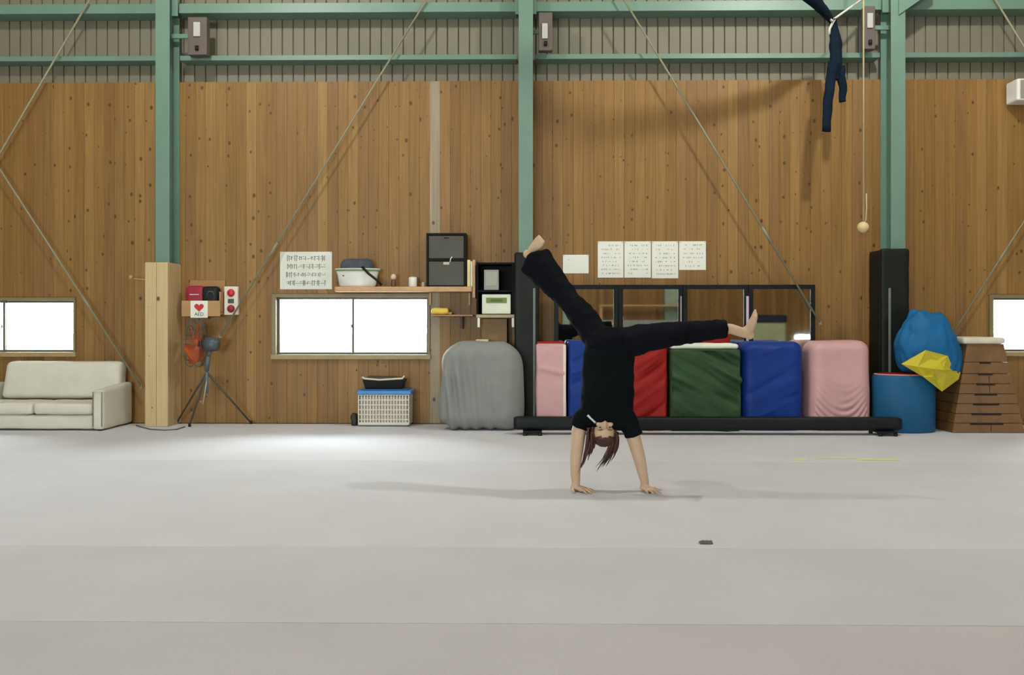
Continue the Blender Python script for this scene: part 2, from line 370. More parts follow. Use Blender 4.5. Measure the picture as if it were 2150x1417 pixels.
# knee plate of the right column
x = COLX[3]
MB().prism([(x + .0, Z(36, -.3)), (x + .40, Z(-14, -.3)), (x + .40, Z(-90, -.3)), (x, Z(-90, -.3))], -.325, -.302).build('knee_plate', steel_green, [o for o in COL.objects if o.name == 'steel_column.003'][0], bevel=.002)
def girt(zpx0, zpx1, y0, y1, label):
    za, zb = Z(zpx1, y0), Z(zpx0, y0)
    for i in range(4):
        x0, x1 = COLX[i] + .11, COLX[i + 1] - .11
        b = MB().box(x0, x1, y0, y0 + .006, za, zb).box(x0, x1, y0 + .006, y1, za, za + .006).box(x0, x1, y0 + .006, y1, zb - .006, zb)
        nm = ['between the left edge and the left column', 'between the left and middle columns', 'between the middle and right columns', 'between the right column and the right edge'][i]
        tag(b.build('steel_girt', steel_green), label + ' ' + nm, 'beam', 'green wall girts')
girt(4, 24, -.1, .14, 'upper green steel girt')
girt(114, 124, -.06, .14, 'lower green steel girt')
def brace(p0, p1, label, y=-.13, r=.0115):
    a, b = at(p0[0], p0[1], y), at(p1[0], p1[1], y)
    t = thing('brace_rod', label, 'brace', b, 'diagonal wall braces')
    d = (b - a).normalized(); L = (b - a).length
    MB().tube(a, b, r).build('rod', steel_rod, t, smooth=True)
    q = b - d * min(1.3, L * .35)
    MB().tube(q, q + d * .22, r * 1.5).build('turnbuckle', steel_rod, t, smooth=True)
    MB().box(b.x - .016, b.x + .016, b.y - .008, b.y + .008, b.z - .02, b.z + .02).build('end_plate', steel_rod, t, bevel=.003)
brace((-225, 0 + 10), (296, 812), 'thin diagonal brace rod descending to the right behind the sofa')
brace((190, -4), (-200, 664), 'thin diagonal brace rod crossing the top left corner', y=-.17)
brace((1012, -190), (462, 706), 'long diagonal brace rod descending to the tripod fan')
brace((1250, -100), (1722, 678), 'long diagonal brace rod ending by the standing mirrors', y=-.215)
brace((2150 + 220, 120), (1990, 716), 'diagonal brace rod rising right from the blue and yellow bundle', y=-.1, r=.01)
brace((2050, -65), (2330, 390), 'diagonal brace rod crossing the top right corner', y=-.16)

# ------------------------------------------------------------------ ceiling lamps
lamp_w = ['left of the middle near the back wall', 'right of the middle near the back wall', 'over the middle of the carpet', 'over the left of the carpet', 'over the right of the carpet', 'at the left near the opposite wall', 'at the right near the opposite wall']
for (x, y, z, pw), wh in zip(LAMPS, lamp_w):
    r = thing('high_bay_lamp', 'round high bay ceiling lamp ' + wh, 'lamp', (x, y, z), 'high bay lamps')
    MB().lathe((x, y, z), [(.24, .0), (.24, .05), (.13, .16), (.08, .3), (.03, .32)], 24).build('housing', alu, r, smooth=True)
    MB().lathe((x, y, z - .012), [(.2, 0), (.2, .01)], 24).build('lens', mat('lamp_lens', (1, .96, .88, 1), emit=((1, .95, .86, 1), 20.)), r)
    MB().tube((x, y, z + .3), (x, y, HZ), .012).build('suspension_rod', alu, r)
    ld = bpy.data.lights.new('lamp_light', 'POINT'); ld.shadow_soft_size = .12; ld.energy = pw; ld.color = (1.0, .97, .92)
    lo = bpy.data.objects.new('lamp_light', ld); COL.objects.link(lo); lo.parent = r; lo.location = (0, 0, -.24)

# ------------------------------------------------------------------ column casings
def casing():
    x0, x1 = X(305, -.38), X(353, -.38); zt = Z(550, -.38)
    r = thing('column_casing', 'pale pine timber casing boxed around the foot of the left column', 'casing', ((x0 + x1) / 2, -.2, 0))
    xm = x0 + (x1 - x0) * .5
    MB().box(x0, xm - .001, -.39, -.35, .002, zt).build('casing_board', pale_wood, r, bevel=.004)
    MB().box(xm + .001, x1, -.388, -.35, .002, zt).build('casing_board', pale_wood, r, bevel=.004)
    MB().box(x1 - .035, x1, -.349, -.005, .002, zt).build('casing_board', pale_wood, r, bevel=.004)
    MB().box(x0, x0 + .035, -.349, -.005, .002, zt).build('casing_board', pale_wood, r, bevel=.004)
    MB().tube((x0 - .002, -.22, Z(589, -.2, 290)), (X(282, -.2), -.22, Z(585, -.2, 290)), .008).build('peg', shelf_wood, r, smooth=True)
    MB().ellipsoid((X(277, -.2), -.22, Z(582, -.2, 290)), (.026, .026, .026)).build('peg_knob', mat('pinkish_wood', c(190, 140, 110)), r, smooth=True)
casing()
def padding(pxl, pxr, pyt, label, ci):
    x0, x1 = X(pxl, -.36), X(pxr, -.36); zt = Z(pyt, -.36); xc = COLX[ci]
    r = thing('column_padding', label, 'padding', ((x0 + x1) / 2, -.2, 0), 'black column pads')
    def dp(p, n, h): return .006 * noise.noise(p * 5)
    MB().rbox(x0, x1, -.385, -.31, .01, zt, .025, (8, 6, 40), dp).build('front_pad', black_pad, r, smooth=True)
    MB().rbox(x0, x0 + .05, -.308, -.02, .01, zt - .01, .02, (6, 8, 40), dp).build('side_pad', black_pad, r, smooth=True)
    MB().rbox(x1 - .05, x1, -.308, -.02, .01, zt - .01, .02, (6, 8, 40), dp).build('side_pad', black_pad, r, smooth=True)
    xs_ = X(pxl + (pxr - pxl) * (.32 if ci == 3 else .8), -.39)
    MB().box(xs_ - .014, xs_ + .014, -.395, -.386, .1, Z(605, -.39)).build('closure_strip', mat('grey_strip', c(104, 112, 106)), r, bevel=.003)
padding(1080, 1132, 530, 'black padding around the middle column behind the raised foot', 2)
padding(1849, 1908, 523, 'black padding around the right column beside the blue bundle', 3)

# ------------------------------------------------------------------ top fixtures
def fixture(px0, px1, py0, py1, pl, label):
    y = -.23; x0, x1, z0, z1 = X(px0, y), X(px1, y), Z(py1, y), Z(py0, y)
    r = thing('junction_box', label, 'box', ((x0 + x1) / 2, .0, z0), 'junction boxes beside the columns')
    MB().box(x0, x1, y, -.12, z0, z1).build('body', mat('brown_grey_metal', c(92, 82, 74)), r, bevel=.008)
    MB().box(X(pl[0], y), X(pl[1], y), y - .02, y - .001, Z(pl[3], y), Z(pl[2], y)).build('cover_plate', mat('pale_plate', c(176, 178, 170)), r, bevel=.004)
    cx = min(COLX, key=lambda q: abs(q - x0)); zb = (z0 + z1) / 2; sg = 1 if x0 > cx else -1
    MB().box(min(cx + sg * .0052, x0 if sg > 0 else x1), max(cx + sg * .0052, x0 if sg > 0 else x1), -.15, -.122, zb + .0, zb + .05).build('mounting_arm', steel_green, r)
    xm = (x0 + x1) / 2
    MB().tube((xm, y - .012, z0 + .05), (xm, y - .012, z0 + .1), .02).build('knob', black_plastic, r, smooth=True)
fixture(394, 434, 32, 112, (407, 421, 44, 74), 'brown junction box with pale plate beside the left column')
fixture(1131, 1160, 26, 106, (1138, 1150, 50, 82), 'brown junction box with pale plate beside the middle column')
fixture(1815, 1838, 16, 106, (1820, 1832, 32, 63), 'brown junction box with pale plate behind the pull rope')
y = -.28
r = thing('wall_speaker', 'white box speaker high on the wall at the right edge', 'speaker', (X(2165, y), -.1, Z(214, y)))
MB().box(X(2136, y), X(2200, y), y, -.04, Z(214, y), Z(168, y)).build('cabinet', white_pl, r, bevel=.02)
MB().box(X(2142, y), X(2194, y), y - .012, y - .001, Z(210, y), Z(172, y)).build('grille', mat('grille', c(150, 148, 138)), r, bevel=.006)
MB().box(X(2160, y), X(2176, y), -.04, -.002, Z(200, y), Z(182, y)).build('bracket', alu, r)

# ------------------------------------------------------------------ hanging cloth and ropes
Yc = -.6
tie = at(1748, 42, Yc)
r = thing('hanging_cloth', 'dark navy cloth sling tied with white rope and hanging from the roof', 'cloth', at(1735, 275, Yc))
navy = mat('dark_navy_cloth', c(16, 29, 42), .9, spec=.1, var=.25, vscale=10, bump=.5, bscale=20)
def ribbon(pts, ws, name, dep=.05):
    cs = []; rs = []
    for k in range(len(pts) - 1):
        for j in range(6):
            t = j / 6; a = pts[k].lerp(pts[k + 1], t); w = ws[k] + (ws[k + 1] - ws[k]) * t
            w *= 1 + .14 * noise.noise(Vector((k + t, 3.1 * len(pts), 0)) * 2.3)
            cs.append(a + Vector((.012 * noise.noise(a * 9), .01 * noise.noise(a * 7), 0))); rs.append((w, max(.02, w * .6)))
    cs.append(pts[-1]); rs.append((ws[-1], .02))
    MB().loft(cs, rs, ref=(0, 1, 0), seg=14).build(name, navy, r, smooth=True)
P = lambda a, b, dy=0: at(a, b, Yc + dy)
ribbon([tie + Vector((-.01, 0, .0)), at(1729, 20, -.84), at(1708, -2, -1.08), at(1648, -46, -1.4), at(1556, -108, -1.72), Vector((.6, -2.3, 6.2)), Vector((-.6, -2.7, HZ))], [.04, .07, .08, .085, .09, .09, .08], 'upper_sling')
ribbon([P(1750, 40), P(1753, 75), P(1757, 110), P(1754, 150), P(1750, 170)], [.04, .062, .075, .068, .07], 'gathered_fold')
ribbon([P(1752, 130, -.03), P(1745, 165, -.03), P(1738, 215, -.03), P(1735, 276, -.03)], [.07, .055, .055, .05], 'long_tail')
ribbon([P(1762, 140, .02), P(1767, 165, .02), P(1770, 190, .02), P(1769, 214, .02)], [.06, .05, .045, .04], 'short_tail')
tail = [o for o in r.children if o.name.startswith('long_tail')]
white_rope = mat('white_rope', c(205, 202, 190), .9, var=.1)
MB().tube(tie, at(1830, -16, -.33), .012).build('tie_rope', white_rope, r, smooth=True)
MB().path([P(1740, 38, -.07), P(1748, 45, -.09), P(1752, 40, -.07), P(1742, 60, -.07), P(1741, 72, -.06)], .014).build('rope_knot', white_rope, r, smooth=True)
yr = -.8
a = at(1812, 477, yr)
r = thing('pull_rope', 'long pale pull rope with a wooden ball at its end', 'rope', a)
MB().tube(at(1813, 470, yr), Vector((at(1813, 0, yr).x, yr, HZ)), .009).build('rope', mat('pale_cord', c(178, 164, 130, 1.1), .9), r, smooth=True)
MB().path([at(1813, 470, yr), at(1818, 462, yr), at(1819.5, 435, yr), at(1819, 406, yr)], .007).build('rope_tail', MATS['pale_cord'], r, smooth=True)
MB().ellipsoid(a, (.062, .062, .06), 20, 14).build('ball', mat('pale_ball_wood', c(214, 190, 140)), r, smooth=True)

# ------------------------------------------------------------------ papers and signs on the wall
def scribble(x0, x1, z0, z1, Y, rows, seed, h=.5, wmin=.006, wmax=.02, dens=.8, th=.0035):
    rg = random.Random(seed); b = MB(); dz = (z1 - z0) / rows
    for k in range(rows):
        zc = z1 - dz * (k + .5); x = x0 + rg.random() * .02
        while x < x1:
            w = rg.uniform(wmin, wmax)
            if rg.random() < dens:
                hh = dz * h * rg.uniform(.5, 1) * .5
                if rg.random() < .5: b.box(x, min(x + w, x1), Y - .0008, Y, zc - hh * .3, zc - hh * .3 + th)
                else: b.box(x, min(x + th * 1.15, x1), Y - .0008, Y, zc - hh, zc + hh)
                if rg.random() < .6: b.box(x, min(x + w, x1), Y - .0008, Y, zc + hh * .5, zc + hh * .5 + th)
            x += w + rg.uniform(.002, .008)
    return b
def sheet(p, label, rows, seed, group='handwritten sheets on the wall', name='paper_sheet', m=None, pins=True, **kw):
    Yb = -.001; x0, x1, z0, z1 = X(p[0], Yb), X(p[1], Yb), Z(p[3], Yb), Z(p[2], Yb)
    r = thing(name, label, 'sign' if name != 'paper_sheet' else 'paper', ((x0 + x1) / 2, Yb, z0), group)
    MB().box(x0, x1, -.003, -.001, z0, z1).build('sheet', m or paper, r)
    if rows:
        w, h = x1 - x0, z1 - z0
        scribble(x0 + w * .12, x1 - w * .12, z0 + h * .06, z1 - h * .06, -.0032, rows, seed, **kw).build('lettering', ink, r)['kind'] = 'stuff'
    if pins:
        for sx in (x0 + .012, x1 - .012): MB().ellipsoid((sx, -.005, z1 - .012), (.006, .004, .006), 8, 6).build('pin', alu, r, smooth=True)
    return r
sheet((1182, 1236, 535, 574), 'small blank white card left of the row of four sheets', 2, 3, dens=.12, h=.2)
for k, (p, wh) in enumerate((((1255, 1309, 507, 583), 'first of the four white written sheets, next to the small card'), ((1311, 1366.5, 507, 583), 'second of the four white written sheets from the left'),
                             ((1368.5, 1424, 507, 584.5), 'third of the four white written sheets from the left'), ((1426, 1482, 507, 567), 'shortest and rightmost of the four white written sheets'))):
    sheet(p, wh, 8 if k < 3 else 6, 20 + k, h=.45, wmin=.004, wmax=.014, dens=.55)
sheet((588, 697, 528, 607), 'white notice board with four lines of writing above the window', 4, 5, group=None, name='notice_board', m=mat('notice_white', c(206, 210, 196, 1.1)), h=.75, dens=.97, th=.0055)

# AED shelf
y = -.16
x0, x1 = X(381, y), X(462, y)
r = thing('defibrillator_shelf', 'small wooden wall box holding the red and black case', 'shelf', ((x0 + x1) / 2, -.08, Z(664, y)))
aw = mat('aed_pine', c(172, 134, 86), .5, var=.1)
xb0, xb1 = X(389, y), X(464, y)
MB().box(xb0, xb1, -.02, -.002, Z(662, 0), Z(588, 0)).build('back_panel', mat('aed_back', c(150, 108, 66, 1.2)), r, bevel=.003)
MB().box(x0, x1, y, y + .018, Z(664, y), Z(631, y)).build('front_panel', aw, r, bevel=.003)
MB().box(x0 + .01, x1, y + .02, -.022, Z(660, y), Z(655, y)).build('bottom_panel', aw, r)
MB().box(x1 - .016, x1, y + .02, -.022, Z(654, y), Z(612, y)).build('side_panel', aw, r)
MB().box(x0, x1 - .002, y + .004, y + .012, Z(646, y) - .004, Z(646, y) + .004).build('groove_strip', mat('aed_light', c(200, 160, 104, 1.1)), r)
r = thing('defibrillator_case', 'red and black soft case sitting in the small wall box', 'case', (X(422, y), -.09, Z(652, y)))
MB().rbox(X(386, y), X(426, y), -.138, -.025, Z(652, y), Z(599, y), .05, (10, 8, 10)).build('red_half', mat('dark_red_cloth', c(150, 26, 52), .6), r, smooth=True)
MB().rbox(X(419, y), X(457, y), -.136, -.025, Z(652, y), Z(600, y), .05, (10, 8, 10)).build('black_half', black_plastic, r, smooth=True)
MB().box(X(397, y), X(416, y), -.142, -.136, Z(618, y) - .003, Z(618, y) + .005).build('white_stripe', white_pl, r)
MB().path([at(434, 620, -.14), at(438, 612, -.145), at(446, 612, -.145), at(450, 620, -.14)], .006).build('carry_handle', mat('grey_loop', c(90, 92, 96)), r, smooth=True)
ys = y - .004
x0, x1, z0, z1 = X(400, ys), X(436, ys), Z(667, ys), Z(631, ys)
r = thing('heart_sign', 'white sign with a red heart on the front of the small wall box', 'sign', ((x0 + x1) / 2, ys, z0))
MB().box(x0, x1, ys, ys + .003, z0, z1).build('sheet', paper, r)
xm, zm = (x0 + x1) / 2, Z(645, ys); hp = []
for k in range(28):
    t = 2 * math.pi * k / 28
    hp.append((xm + .0036 * 16 * math.sin(t) ** 3 * .98, zm + .0034 * (13 * math.cos(t) - 5 * math.cos(2 * t) - 2 * math.cos(3 * t) - math.cos(4 * t))))
MB().prism(hp[::-1], ys - .002, ys - .0004).build('heart', red_pl, r)
tc = bpy.data.curves.new('lettering', 'FONT'); tc.body = 'AED'; tc.size = .058; tc.align_x = 'CENTER'; tc.extrude = .0006
to = bpy.data.objects.new('text_source', tc); COL.objects.link(to); bpy.context.view_layer.update()
tm = bpy.data.meshes.new_from_object(to.evaluated_get(bpy.context.evaluated_depsgraph_get())); bpy.data.objects.remove(to)
to = bpy.data.objects.new('lettering', tm); COL.objects.link(to); to.parent = r; to.rotation_euler = (math.pi / 2, 0, 0); to.location = Vector((xm, ys - .001, Z(663, ys))) - r.location
tm.materials.clear(); tm.materials.append(ink); to['kind'] = 'stuff'

y = -.06
r = thing('alarm_panel', 'white fire alarm panel with two red lamps beside the heart sign', 'alarm', (X(485, y), -.03, Z(661, y)))
MB().box(X(470.5, y), X(499.5, y), y, -.002, Z(661, y), Z(601, y)).build('panel', mat('alarm_white', c(214, 206, 190, 1.1)), r, bevel=.006)
for py, nm, m in ((615, 'indicator_lamp', red_pl), (648, 'push_button', mat('deep_red', c(150, 30, 40)))):
    q = at(485, py, y); MB().lathe(q, [(.046, 0), (.044, .012), (.03, .024), (.005, .028)], 20, axis=(0, -1, 0)).build(nm, m, r, smooth=True)
q = at(485, 632, y); MB().box(q.x - .036, q.x + .036, y - .006, y - .0005, q.z - .026, q.z + .026).build('speaker_grille', mat('dark_green_grey', c(62, 78, 66)), r, bevel=.003)

# ------------------------------------------------------------------ tripod fan
Yf = -.36
hub = at(440, 722, Yf)
r = thing('tripod_fan', 'orange bladed tripod fan standing beside the pine casing', 'fan', (hub.x, Yf, 0))
ax = Vector((-.997, -.05, .05)).normalized()
fc = at(411, 721, Yf)
grey = mat('fan_grey', c(82, 92, 98), .45); R = Vector((0, 0, 1)).rotation_difference(ax).to_matrix()
for rr, off in ((.27, .05), (.27, -.05), (.2, -.075), (.2, .075), (.1, .085), (.1, -.085)):
    pts = [fc + R @ Vector((rr * math.cos(2 * math.pi * k / 36), rr * math.sin(2 * math.pi * k / 36), off)) for k in range(37)]
    MB().path(pts, .0032, 6).build('cage_ring', grey, r, smooth=True)
for k in range(20):
    th = 2 * math.pi * k / 20; u = Vector((math.cos(th), math.sin(th), 0))
    MB().path([fc + R @ (u * .05 + Vector((0, 0, -.09))), fc + R @ (u * .2 + Vector((0, 0, -.075))), fc + R @ (u * .272 + Vector((0, 0, -.045))), fc + R @ (u * .272 + Vector((0, 0, .045))), fc + R @ (u * .2 + Vector((0, 0, .075))), fc + R @ (u * .05 + Vector((0, 0, .09)))], .0019, 5).build('cage_wire', grey, r, smooth=True)
orange = mat('orange_plastic', c(206, 98, 40), .45)
for k in range(5):
    b = MB(); th0 = k * math.pi * .4 + .3; vs = []
    for i in range(7):
        rr = .04 + .2 * i / 6; wd_ = .28 + .5 * math.sin(math.pi * (i + 1.5) / 9)
        for j in range(6):
            s_ = j / 5 - .5; th = th0 + s_ * wd_ * 1.75
            vs.append(fc + R @ Vector((rr * math.cos(th), rr * math.sin(th), s_ * .1)))
    n6 = len(vs); vs += [v + R @ Vector((0, 0, .004)) for v in vs]
    fs = [(i * 6 + j, i * 6 + j + 1, (i + 1) * 6 + j + 1, (i + 1) * 6 + j) for i in range(6) for j in range(5)]
    fs += [tuple(q + n6 for q in f[::-1]) for f in fs]
    b.add(vs, fs).build('blade', orange, r, smooth=True)
MB().lathe(fc - ax * .03, [(.035, 0), (.045, .02), (.04, .05), (.01, .07)], 16, axis=ax).build('spinner', orange, r, smooth=True)
MB().lathe(fc - ax * .1, [(.02, -.17), (.07, -.16), (.082, -.1), (.08, -.02), (.05, .0), (.02, .07)], 20, axis=ax).build('motor', mat('motor_grey', c(72, 80, 88), .4), r, smooth=True)
top = at(437, 748, Yf); brk = at(434, 778, Yf)
MB().tube(at(442, 735, Yf), top, .022).tube(top, brk, .026).build('neck', grey, r, smooth=True)
MB().tube(brk, at(434, 826, Yf), .016).build('pole', mat('blue_grey_steel', c(92, 108, 116), .4), r, smooth=True)
for (px, py) in ((371, 889), (398, 897), (527, 889)):
    yy = CAM.y + F * 1.2 / (py - 677); yy = min(yy, -.1)
    q = at(px, py, yy); q.z = .012
    lg = MB().tube(brk + Vector((0, 0, -.02)), q, .013, .01).build('leg', mat('dark_leg', c(66, 66, 58), .4), r, smooth=True)
    MB().lathe((q.x, q.y, .001), [(.016, 0), (.018, .015), (.012, .04)], 10).build('foot', black_plastic, lg, smooth=True)
MB().path([at(434, 800, Yf - .02), at(426, 850, Yf - .03), Vector((X(424, Yf), Yf - .05, .3))], .006).build('cord', mat('pale_grey_cord', c(170, 172, 166)), r, smooth=True)
cp = [(286, 893), (296, 896), (316, 901), (345, 903), (372, 901), (388, 896)]
pts = []
for px, py in cp:
    d = FWD + RGT * ((px - W / 2) / F) + UPV * ((HORIZON - py) / F); q = CAM + d * (-1.193 / d.z); pts.append(q)
tag(MB().path(pts, .006).build('floor_cable', mat('grey_cable', c(90, 86, 84)), smooth=True), 'thin grey cable curving over the floor before the pine casing', 'cable')

# ------------------------------------------------------------------ sofa
def sofa():
    yf, yb = -.8, -.08
    r = thing('sofa', 'cream upholstered sofa under the left window', 'sofa', (X(60, yf), (yf + yb) / 2, 0))
    cm = mat('cream_upholstery', c(202, 200, 184, 1.1), .75, var=.04, bump=.12, bscale=25)
    def dp(p, n, h): return .008 * noise.noise(p * 4)
    xr0, xr1 = X(193, yf), X(216, yf); xl = xr1 - 1.62
    zs, zb, za = Z(848, yf), Z(760, -.3), Z(820, yf)
    def arm(x0, x1):
        b = MB().rbox(x0, x1, yf, yb, .015, za, .03, (6, 14, 10), dp)
        for v in b.v:                           # the arm rises towards the back
            if v.z > za * .6: v.z += .045 * (v.y - yf) / (yb - yf)
        return b
    for a_, b_ in ((xr0, xr1), (xl, xl + xr1 - xr0)):
        ao = arm(a_, b_).build('arm', cm, r, smooth=True)
        MB().path([Vector((a_ + .012, yf - .002, .05)), Vector((a_ + .012, yf - .003, za - .02)), Vector((b_ - .012, yf - .003, za - .02)), Vector((b_ - .012, yf - .002, .05))], .005, 6).build('piping', mat('piping_grey', c(120, 120, 104)), ao, smooth=True)
    i0, i1 = xl + xr1 - xr0 + .005, xr0 - .005; xm = X(67, yf)
    MB().rbox(i0, i1, yf + .03, yb, .015, zs - .13, .03, (24, 8, 6), dp).build('base', cm, r, smooth=True)
    for a_, b_ in ((i0, xm - .003), (xm + .003, i1)):
        MB().rbox(a_, b_, yf + .005, yb - .22, zs - .128, zs, .04, (16, 12, 6), dp).build('seat_cushion', cm, r, smooth=True)
    b = MB().rbox(i0 + .02, xr0 + .05, yb - .2, yb, zs + .003, zb, .06, (24, 8, 16), dp)
    for v in b.v: v.y += .05 * (v.z - zs) / (zb - zs); v.x += 0 if v.x > (i0 + i1) / 2 else .04 * (v.z - zs) / (zb - zs)
    b.build('backrest', cm, r, smooth=True)
    for x in (xl + .06, xr1 - .06):
        for yy in (yf + .06, yb - .06): MB().tube((x, yy, 0), (x, yy, .02), .025).build('foot', black_plastic, r)
sofa()

# ------------------------------------------------------------------ pine shelf with its things
ysf = -.26
r = thing('wall_shelf', 'long pine wall shelf above the window', 'shelf', (X(850, ysf), -.13, Z(612, ysf)))
zt = Z(601.5, ysf)
MB().box(X(703, ysf), X(991, ysf), ysf, -.002, Z(612, ysf), zt).build('board', shelf_wood, r, bevel=.003)
MB().box(X(992, ysf), X(998, ysf), ysf, -.002, Z(625, ysf), Z(545, ysf)).build('end_board', shelf_wood, r, bevel=.003)
for px in (902, 985): MB().prism([(X(px, -.1) - .01, Z(640, -.1)), (X(px, -.1) + .01, Z(640, -.1)), (X(px, -.1) + .01, Z(613, -.2) - .003), (X(px, -.1) - .01, Z(613, -.2) - .003)], -.04, -.003).build('bracket', shelf_wood, r)
# basin
yc = -.14
q = Vector((X(751, yc), yc, zt + .001))
r = thing('wash_basin', 'white plastic basin on the pine shelf holding a dark bag', 'basin', q)
wp = mat('basin_white', c(214, 216, 206, 1.1), .4)
b = MB().lathe(q, [(.2, 0), (.215, .02), (.24, .15), (.262, .2), (.27, .205), (.262, .215), (.235, .195), (.2, .05), (.02, .045)], 32)
for v in b.v: v.y = yc + (v.y - yc) * .42
b.build('bowl', wp, r, smooth=True)
b = MB().lathe(q + Vector((.0, 0, .182)), [(.263, 0), (.274, .012), (.263, .024)], 32)
for v in b.v: v.y = yc + (v.y - yc) * .43
b.build('rim', mat('basin_green', c(120, 140, 104)), r, smooth=True)
r = thing('dark_bag', 'dark blue grey bag heaped in the white basin', 'bag', q + Vector((0, 0, .2)))
b = MB().rbox(q.x - .2, q.x + .19, yc - .085, yc + .085, q.z + .06, q.z + .33, .085, (20, 10, 10), lambda p, n, h: .015 * noise.noise(p * 9))
b.build('body', mat('bag_blue_grey', c(64, 72, 80), .7, var=.3, vscale=12), r, smooth=True)
MB().path([q + Vector((.07, -.1, .23)), q + Vector((.15, -.125, .15)), q + Vector((.24, -.125, .08)), q + Vector((.3, -.1, .015))], .015).build('strap', black_plastic, r, smooth=True)
def jar(px, prof, m, label, name, cap=None):
    q = Vector((X(px, yc), yc, zt + .001)); r = thing(name, label, name.split('_')[-1], q)
    MB().lathe(q, prof, 18).build('body', m, r, smooth=True)
    if cap: MB().lathe(q + Vector((0, 0, prof[-1][1])), cap[0], 16).build('lid', cap[1], r, smooth=True)
jar(826, [(.026, 0), (.03, .01), (.03, .07), (.018, .085)], mat('brown_bottle', c(96, 72, 50), .4), 'small brown bottle with a round pinkish cap on the shelf', 'small_bottle',
    ([(.018, 0), (.03, .012), (.034, .035), (.024, .06), (.004, .07)], mat('pinkish_cap', c(214, 190, 170))))
jar(867, [(.046, 0), (.05, .01), (.05, .1), (.045, .112)], white_pl, 'white round cup on the pine shelf left of the drawers', 'white_cup', ([(.042, 0), (.042, .006), (.02, .008)], mat('cup_shadow', c(200, 198, 188))))  # lid in a slightly greyer white than the cup
jar(889, [(.02, 0), (.022, .01), (.022, .035), (.016, .042)], mat('tiny_jar_cream', c(190, 180, 150)), 'tiny cream jar between the white cup and the drawers', 'tiny_jar', ([(.017, 0), (.017, .01), (.005, .012)], white_pl))
# drawer cabinet
yd = -.24
x0, x1, z1 = X(895, yd), X(979, yd), Z(489, yd); z0 = zt + .001
r = thing('drawer_cabinet', 'black cabinet with two dark grey fabric drawers on the shelf', 'cabinet', ((x0 + x1) / 2, -.13, z0))
t = .026; zm = (z0 + z1) / 2
bk = mat('black_cabinet', c(22, 19, 15), .6, spec=.15)
MB().box(x0, x0 + t, yd, -.02, z0, z1).box(x1 - t, x1, yd, -.02, z0, z1).box(x0 + t, x1 - t, yd, -.02, z1 - t, z1).box(x0 + t, x1 - t, yd, -.02, zm - t / 2, zm + t / 2).box(x0 + t, x1 - t, yd, -.02, z0, z0 + .008).box(x0 + t, x1 - t, -.03, -.02, z0 + .008, z1 - t).build('body', bk, r, bevel=.002)
dg = mat('grey_fabric_drawer', c(82, 82, 74), .85, bump=.2)
for k, (a_, b_) in enumerate(((zm + t / 2 + .004, z1 - t - .004), (z0 + .012, zm - t / 2 - .004))):
    d_ = MB().box(x0 + t + .003, x1 - t - .003, yd + .008, -.04, a_, b_).build('drawer', dg, r, bevel=.004)
    xm = (x0 + x1) / 2
    if k == 0: MB().box(xm - .03, xm + .03, yd + .004, yd + .009, b_ - .035, b_ - .018).build('handle_slot', black_plastic, d_, bevel=.003)
    else: MB().box(xm - .035, xm + .035, yd + .003, yd + .008, b_ - .04, b_ - .008).build('label_holder', mat('label_pale', c(190, 186, 168)), d_, bevel=.003)
MB().path([Vector((xm + .045, yd - .002, zm - .03)), Vector((xm + .05, yd - .004, zm + .01)), Vector((xm + .07, yd - .004, zm + .035))], .006).build('tag', white_pl, r, smooth=True)
x0 = X(980, ysf)
r = thing('yellow_folder', 'pale yellow folder standing at the end of the pine shelf', 'folder', (x0 + .02, -.13, zt))
MB().box(x0 + .004, X(987, ysf), ysf + .02, -.04, zt + .001, Z(545, ysf)).build('spine', mat('cream_yellow', c(222, 204, 138, 1.1)), r, bevel=.004)
MB().box(X(987.4, ysf), X(991.4, ysf), ysf + .03, -.05, zt + .001, Z(548, ysf)).build('pages', paper, r, bevel=.002)

# black open cabinet with radio and grey box, on a bracket shelf
yk = -.32
xk0, xk1 = X(1000, yk), X(1080, yk); zk0, zk1 = Z(660, yk), Z(551, yk)
r = thing('bracket_shelf', 'pale board on white brackets under the black cabinet', 'shelf', ((xk0 + xk1) / 2, -.16, Z(690, yk)))
MB().box(xk0, xk1, yk, -.002, Z(667, yk), zk0 - .001).build('board', mat('pale_board', c(166, 150, 112, 1.1)), r, bevel=.003)
for px in (1005, 1077): MB().box(X(px, yk) - .014, X(px, yk) + .014, yk + .004, yk + .02, Z(687, yk), Z(667.3, yk)).build('bracket', white_pl, r, bevel=.003)
MB().box(X(1012, yk), X(1064, yk), -.2, -.004, Z(722, -.2), Z(669, yk)).build('support_box', mat('brown_support', c(126, 98, 58, 1.1)), r, bevel=.004)
r = thing('open_cabinet', 'black open cabinet beside the middle column', 'cabinet', ((xk0 + xk1) / 2, -.16, zk0))
zs_ = Z(611, yk)
MB().box(xk0, xk0 + .022, yk, -.02, zk0, zk1).box(xk1 - .03, xk1, yk, -.02, zk0, zk1).box(xk0 + .022, xk1 - .03, yk, -.02, zk1 - .022, zk1).box(xk0 + .022, xk1 - .03, yk, -.02, zs_ - .012, zs_ + .012).box(xk0 + .022, xk1 - .03, yk, -.02, zk0, zk0 + .004).box(xk0 + .022, xk1 - .03, -.03, -.02, zk0 + .004, zk1 - .022).build('body', mat('black_open_cabinet', c(13, 15, 16), .6, spec=.12), r, bevel=.002)
r = thing('grey_box', 'grey square box in the upper bay of the black cabinet', 'box', (X(1031, yk), -.2, zs_ + .012))
MB().box(X(1016, yk), X(1047, yk), -.3, -.12, zs_ + .0125, Z(566, yk)).build('body', mat('grey_box_paint', c(146, 150, 138)), r, bevel=.006)
